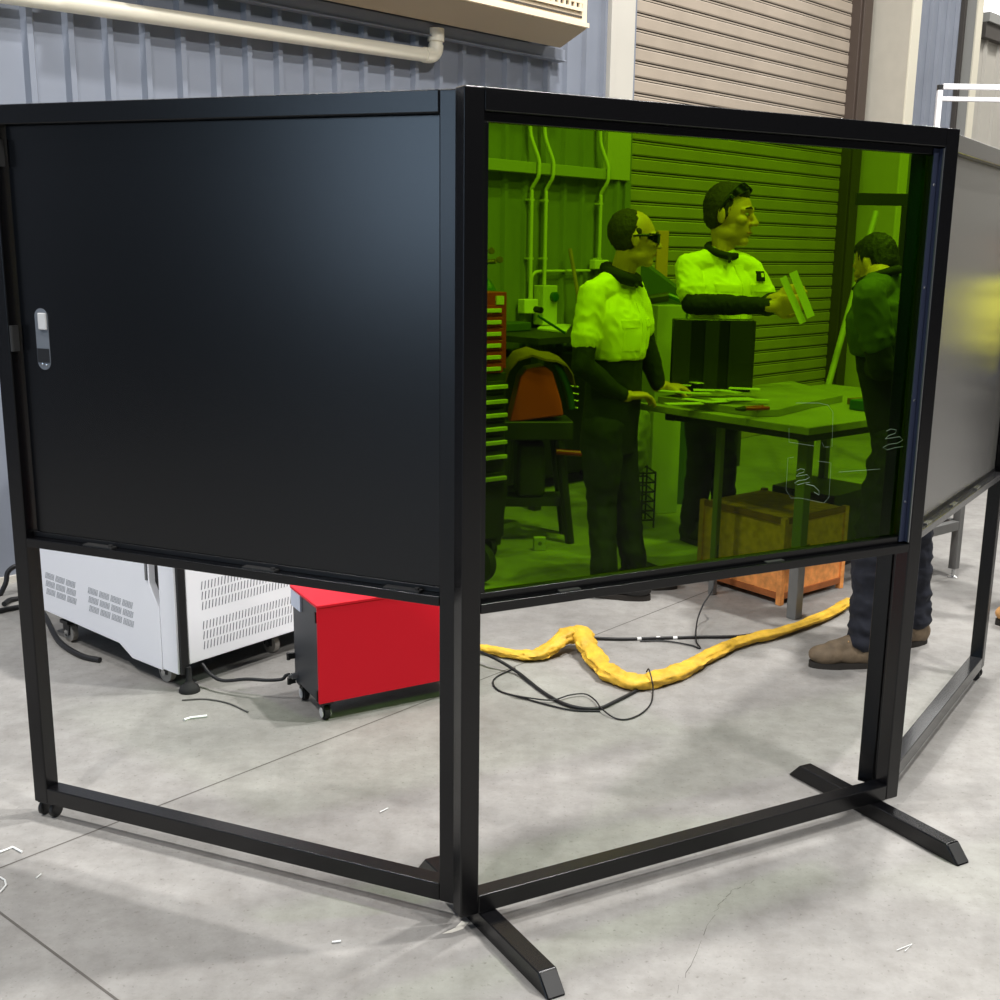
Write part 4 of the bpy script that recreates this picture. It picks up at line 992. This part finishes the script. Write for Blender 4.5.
def vise():
    r = thing('bench_vise', 'red bench vise beside the shoulder of the worker in sunglasses', 'vise', on_bench(3.98, .55, 1.141), R(46))
    MB().lathe((-.06, 0, .09), (.3, -1, 0), [(.06, 0), (.065, .01), (.065, .05), (.03, .06)], 18).build('left_jaw', 'red_tool', r, smooth=50)
    MB().lathe((.10, 0, .08), (.3, -1, 0), [(.06, 0), (.065, .01), (.065, .05), (.03, .06)], 18).build('right_jaw', 'red_tool', r, smooth=50)
    MB().box((-.08, .0, 0), (.12, .06, .05)).build('base', 'dark_metal', r, bevel=.008)
    MB().tube([(.0, -.02, .07), (.04, -.02, .12), (.08, -.02, .07)], .014, 8).build('screw', 'steel', r)
vise()
def hose_reel():
    c = on_bench(4.12, .35, 1.16); r = thing('hose_reel', 'dark hose reel on the wall bench behind the yellow shoulder', 'reel', c)
    b = MB(); p = [V((.13 * math.cos(a * .3927), -.0, .15 + .14 * math.sin(a * .3927))) for a in range(17)]; p = [Wd * q.x + V((0, 0, q.z)) for q in p]; b.tube(p, .03, 10); b.build('coil', 'cable_black', r, smooth=60)
    b = MB(); b.tube([Wd * -.13 + V((0, 0, .22)) + Nw * .04, Wd * .05 + V((0, 0, .03)) + Nw * .06, Wd * .1 + V((0, 0, -.02)) + Nw * .07], .01, 8); b.build('lead', 'post_orange', r)
    MB().cyl(Nw * -.03 + V((0, 0, .15)), Nw * .03 + V((0, 0, .15)), .06, 18).build('hub', 'dark_metal', r)
hose_reel()
b = MB(); b.tube([on_bench(4.16, .20, 1.145), on_bench(4.08, .12, 1.70)], .014, 8); tag(b.build('broom_handle', 'wood'), 'pale stick leaning on the wall beside the dark hose reel', 'stick')
b = MB(); b.prism([at(641, 262, 7.6), at(692, 300, 7.6), V((at(692, 300, 7.6).x, 7.6, .0)), V((at(641, 262, 7.6).x, 7.6, .0))], (.04, .05, 0)); tag(b.build('leaning_board', 'board_green'), 'dark green board with sloping top between the two hi-vis workers', 'board')
b = MB(); p = at(661, 262, 7.9); b.box((p.x - .035, 7.88, 0), (p.x + .045, 7.94, 1.83)); tag(b.build('timber_post', 'post_orange', bevel=.004), 'yellow orange post behind the face of the worker in sunglasses', 'post')
p = at(664, 338, 7.4); small_box((p.x, 7.4, 0), (.2, .2, 1.36), R(20), 'cabinet_pale', 'parts_cabinet', 'narrow pale cabinet between the two hi-vis workers', 'cabinet')
p = at(668, 322, 7.18)
r = thing('hand_tool', 'dark tool with green handle on the narrow pale cabinet', 'tool', (p.x, 7.4, 1.36)); MB().tube([(-.1, 0, .03), (.02, 0, .05)], .03, 10).build('tool_body', 'dark_metal', r); MB().tube([(.02, 0, .06), (.1, -.02, .03)], .018, 10).build('handle', 'bottle_green', r)
# wire basket of offcuts seen between the legs
def basket():
    c = V((.60, 7.0, 0)); r = thing('scrap_basket', 'pale green bag on a wire basket between the two workers legs', 'basket', c, R(10))
    b = MB()
    for i in range(6):
        z = .05 + .06 * i; b.tube([(-.12, -.1, z), (.12, -.1, z), (.12, .1, z), (-.12, .1, z), (-.12, -.1, z)], .006, 6)
    for x in (-.12, -.04, .04, .12):
        for y in (-.1, .1): b.tube([(x, y, .0), (x, y, .36)], .006, 6)
    b.build('wire_frame', 'dark_metal', r)
    b = MB(); b.ell((0, 0, .55), (.1, .08, .24)); fuse(b, 'bag', 'cabinet_pale', r, .015, 2, wrinkle=.03, wscale=9)
basket()
# behind the third worker
mb = MB(); p = at(868, 200, 9.0); q = at(908, 204, 9.0); mb.box((p.x - .1, 8.95, p.z - .04), (q.x + .5, 9.0, p.z + .05)); mb.box((p.x + .26, 8.95, 0), (p.x + .34, 9.0, p.z - .04)); mb.box((q.x + .4, 8.95, 0), (q.x + .48, 9., p.z - .04))
tag(mb.build('storage_rack', 'machine_black', bevel=.004), 'dark rack with top beam behind the worker in the green shirt', 'rack')
p0, p1 = at(876, 212, 8.6), at(852, 300, 8.3)
d = (p1 - p0); mb = MB(); e = p0 + d * (p0.z / (p0.z - p1.z)); mb.tube([p0, e + V((0, 0, .03))], .024, 8); tag(mb.build('leaning_tube', 'cabinet_pale', smooth=50), 'pale tube leaning diagonally left of the worker in the green shirt', 'tube')
# white frame stand at upper right
def white_frame():
    r = thing('frame_stand', 'white tube frame stand rising above the right screen', 'frame', (2.31, 7.0, 0)); zt = 2.675; w = .03
    for x in (0, 1.6): MB().box((x - w / 2, -w / 2, 0), (x + w / 2, w / 2, zt - w)).build('post', 'frame_white', r, bevel=.003)
    MB().box((w / 2, -w / 2, zt - w * .8), (1.6 - w / 2, w / 2, zt + w * .2)).build('top_rail', 'frame_white', r, bevel=.003)
    MB().box((w / 2, -w / 2, zt - .09), (1.6 - w / 2, w / 2, zt - .09 + w * .8)).build('lower_rail', 'frame_white', r, bevel=.003)
    for x in (0, 1.6): MB().box((x - w / 2, -w / 2, zt - w), (x + w / 2, w / 2, zt)).build('corner_cap', 'black_plastic', r, bevel=.003)
    for x in (0, 1.6): MB().box((x - .03, -.25, 0), (x + .03, .25, .03)).build('foot', 'frame_white', r, bevel=.003)
white_frame()

# ------------------------------------------------------------------ light
def area(name, loc, target, size, power, colr=(1, 1, 1), sy=None):
    l = bpy.data.lights.new(name, 'AREA'); l.energy = power; l.color = colr; l.size = size
    if sy: l.shape = 'RECTANGLE'; l.size_y = sy
    o = bpy.data.objects.new(name, l); col.objects.link(o); o.location = loc
    o.rotation_euler = (V(target) - V(loc)).to_track_quat('-Z', 'Y').to_euler(); return o
area('assumed_high_bay_or_fill', (1.75, 4.6, 8.0), (1.2, 4.2, 0), .25, 400, (1, .98, .955))  # assumed overhead lamp, placed from the floor shadow before the left screen
area('assumed_high_bay_or_fill', (3.5, 3.4, 8.0), (1.2, 4.2, 0), .25, 470, (1, .98, .955))  # assumed overhead lamp, placed from the shadow beside the red cabinet
area('assumed_high_bay_or_fill', (-2.0, -1.2, 8.0), (-.6, 2.5, 0), .3, 260, (1, .98, .955))  # assumed overhead lamp, placed from the shadow edge behind the left screen
area('assumed_high_bay_or_fill', (4.6, -1.0, 7.4), (-1.2, 6.4, 2.0), .5, 400, (1, .98, .955))  # added fill, set low and far to brighten the back wall and cooler
area('assumed_high_bay_or_fill', (-4.2, 2.6, 7.6), (-2.2, 5.6, 1.5), .4, 300, (1, .98, .955))  # added fill for the left wall and the white machine's left face
area('assumed_high_bay_or_fill', (5.5, 9.0, 8.0), (3.6, 10.4, 0), .5, 210, (1, .98, .955))  # assumed lamp out of view, lights the far right wall
area('assumed_high_bay_or_fill', (8.0, 13.0, 8.0), (9, 14, 0), .6, 340, (1, .98, .955))  # added fill, brightens the end wall that the right screen reflects
area('assumed_daylight_lamp', (-8.7, -5.6, 3.0), (-.2, 2.7, 1.5), 3.0, 190, (.56, .76, 1.0), 3.4)  # assumed lamp, gives the left panel its bluish highlight; no door is modelled
w = bpy.data.worlds.new('world'); scn.world = w; w.use_nodes = True
bg = w.node_tree.nodes['Background']; bg.inputs['Color'].default_value = (.93, .96, 1.0, 1); bg.inputs['Strength'].default_value = .07
scn.view_settings.view_transform = 'Standard'; scn.view_settings.look = 'None'; scn.view_settings.exposure = 0; scn.view_settings.gamma = 1
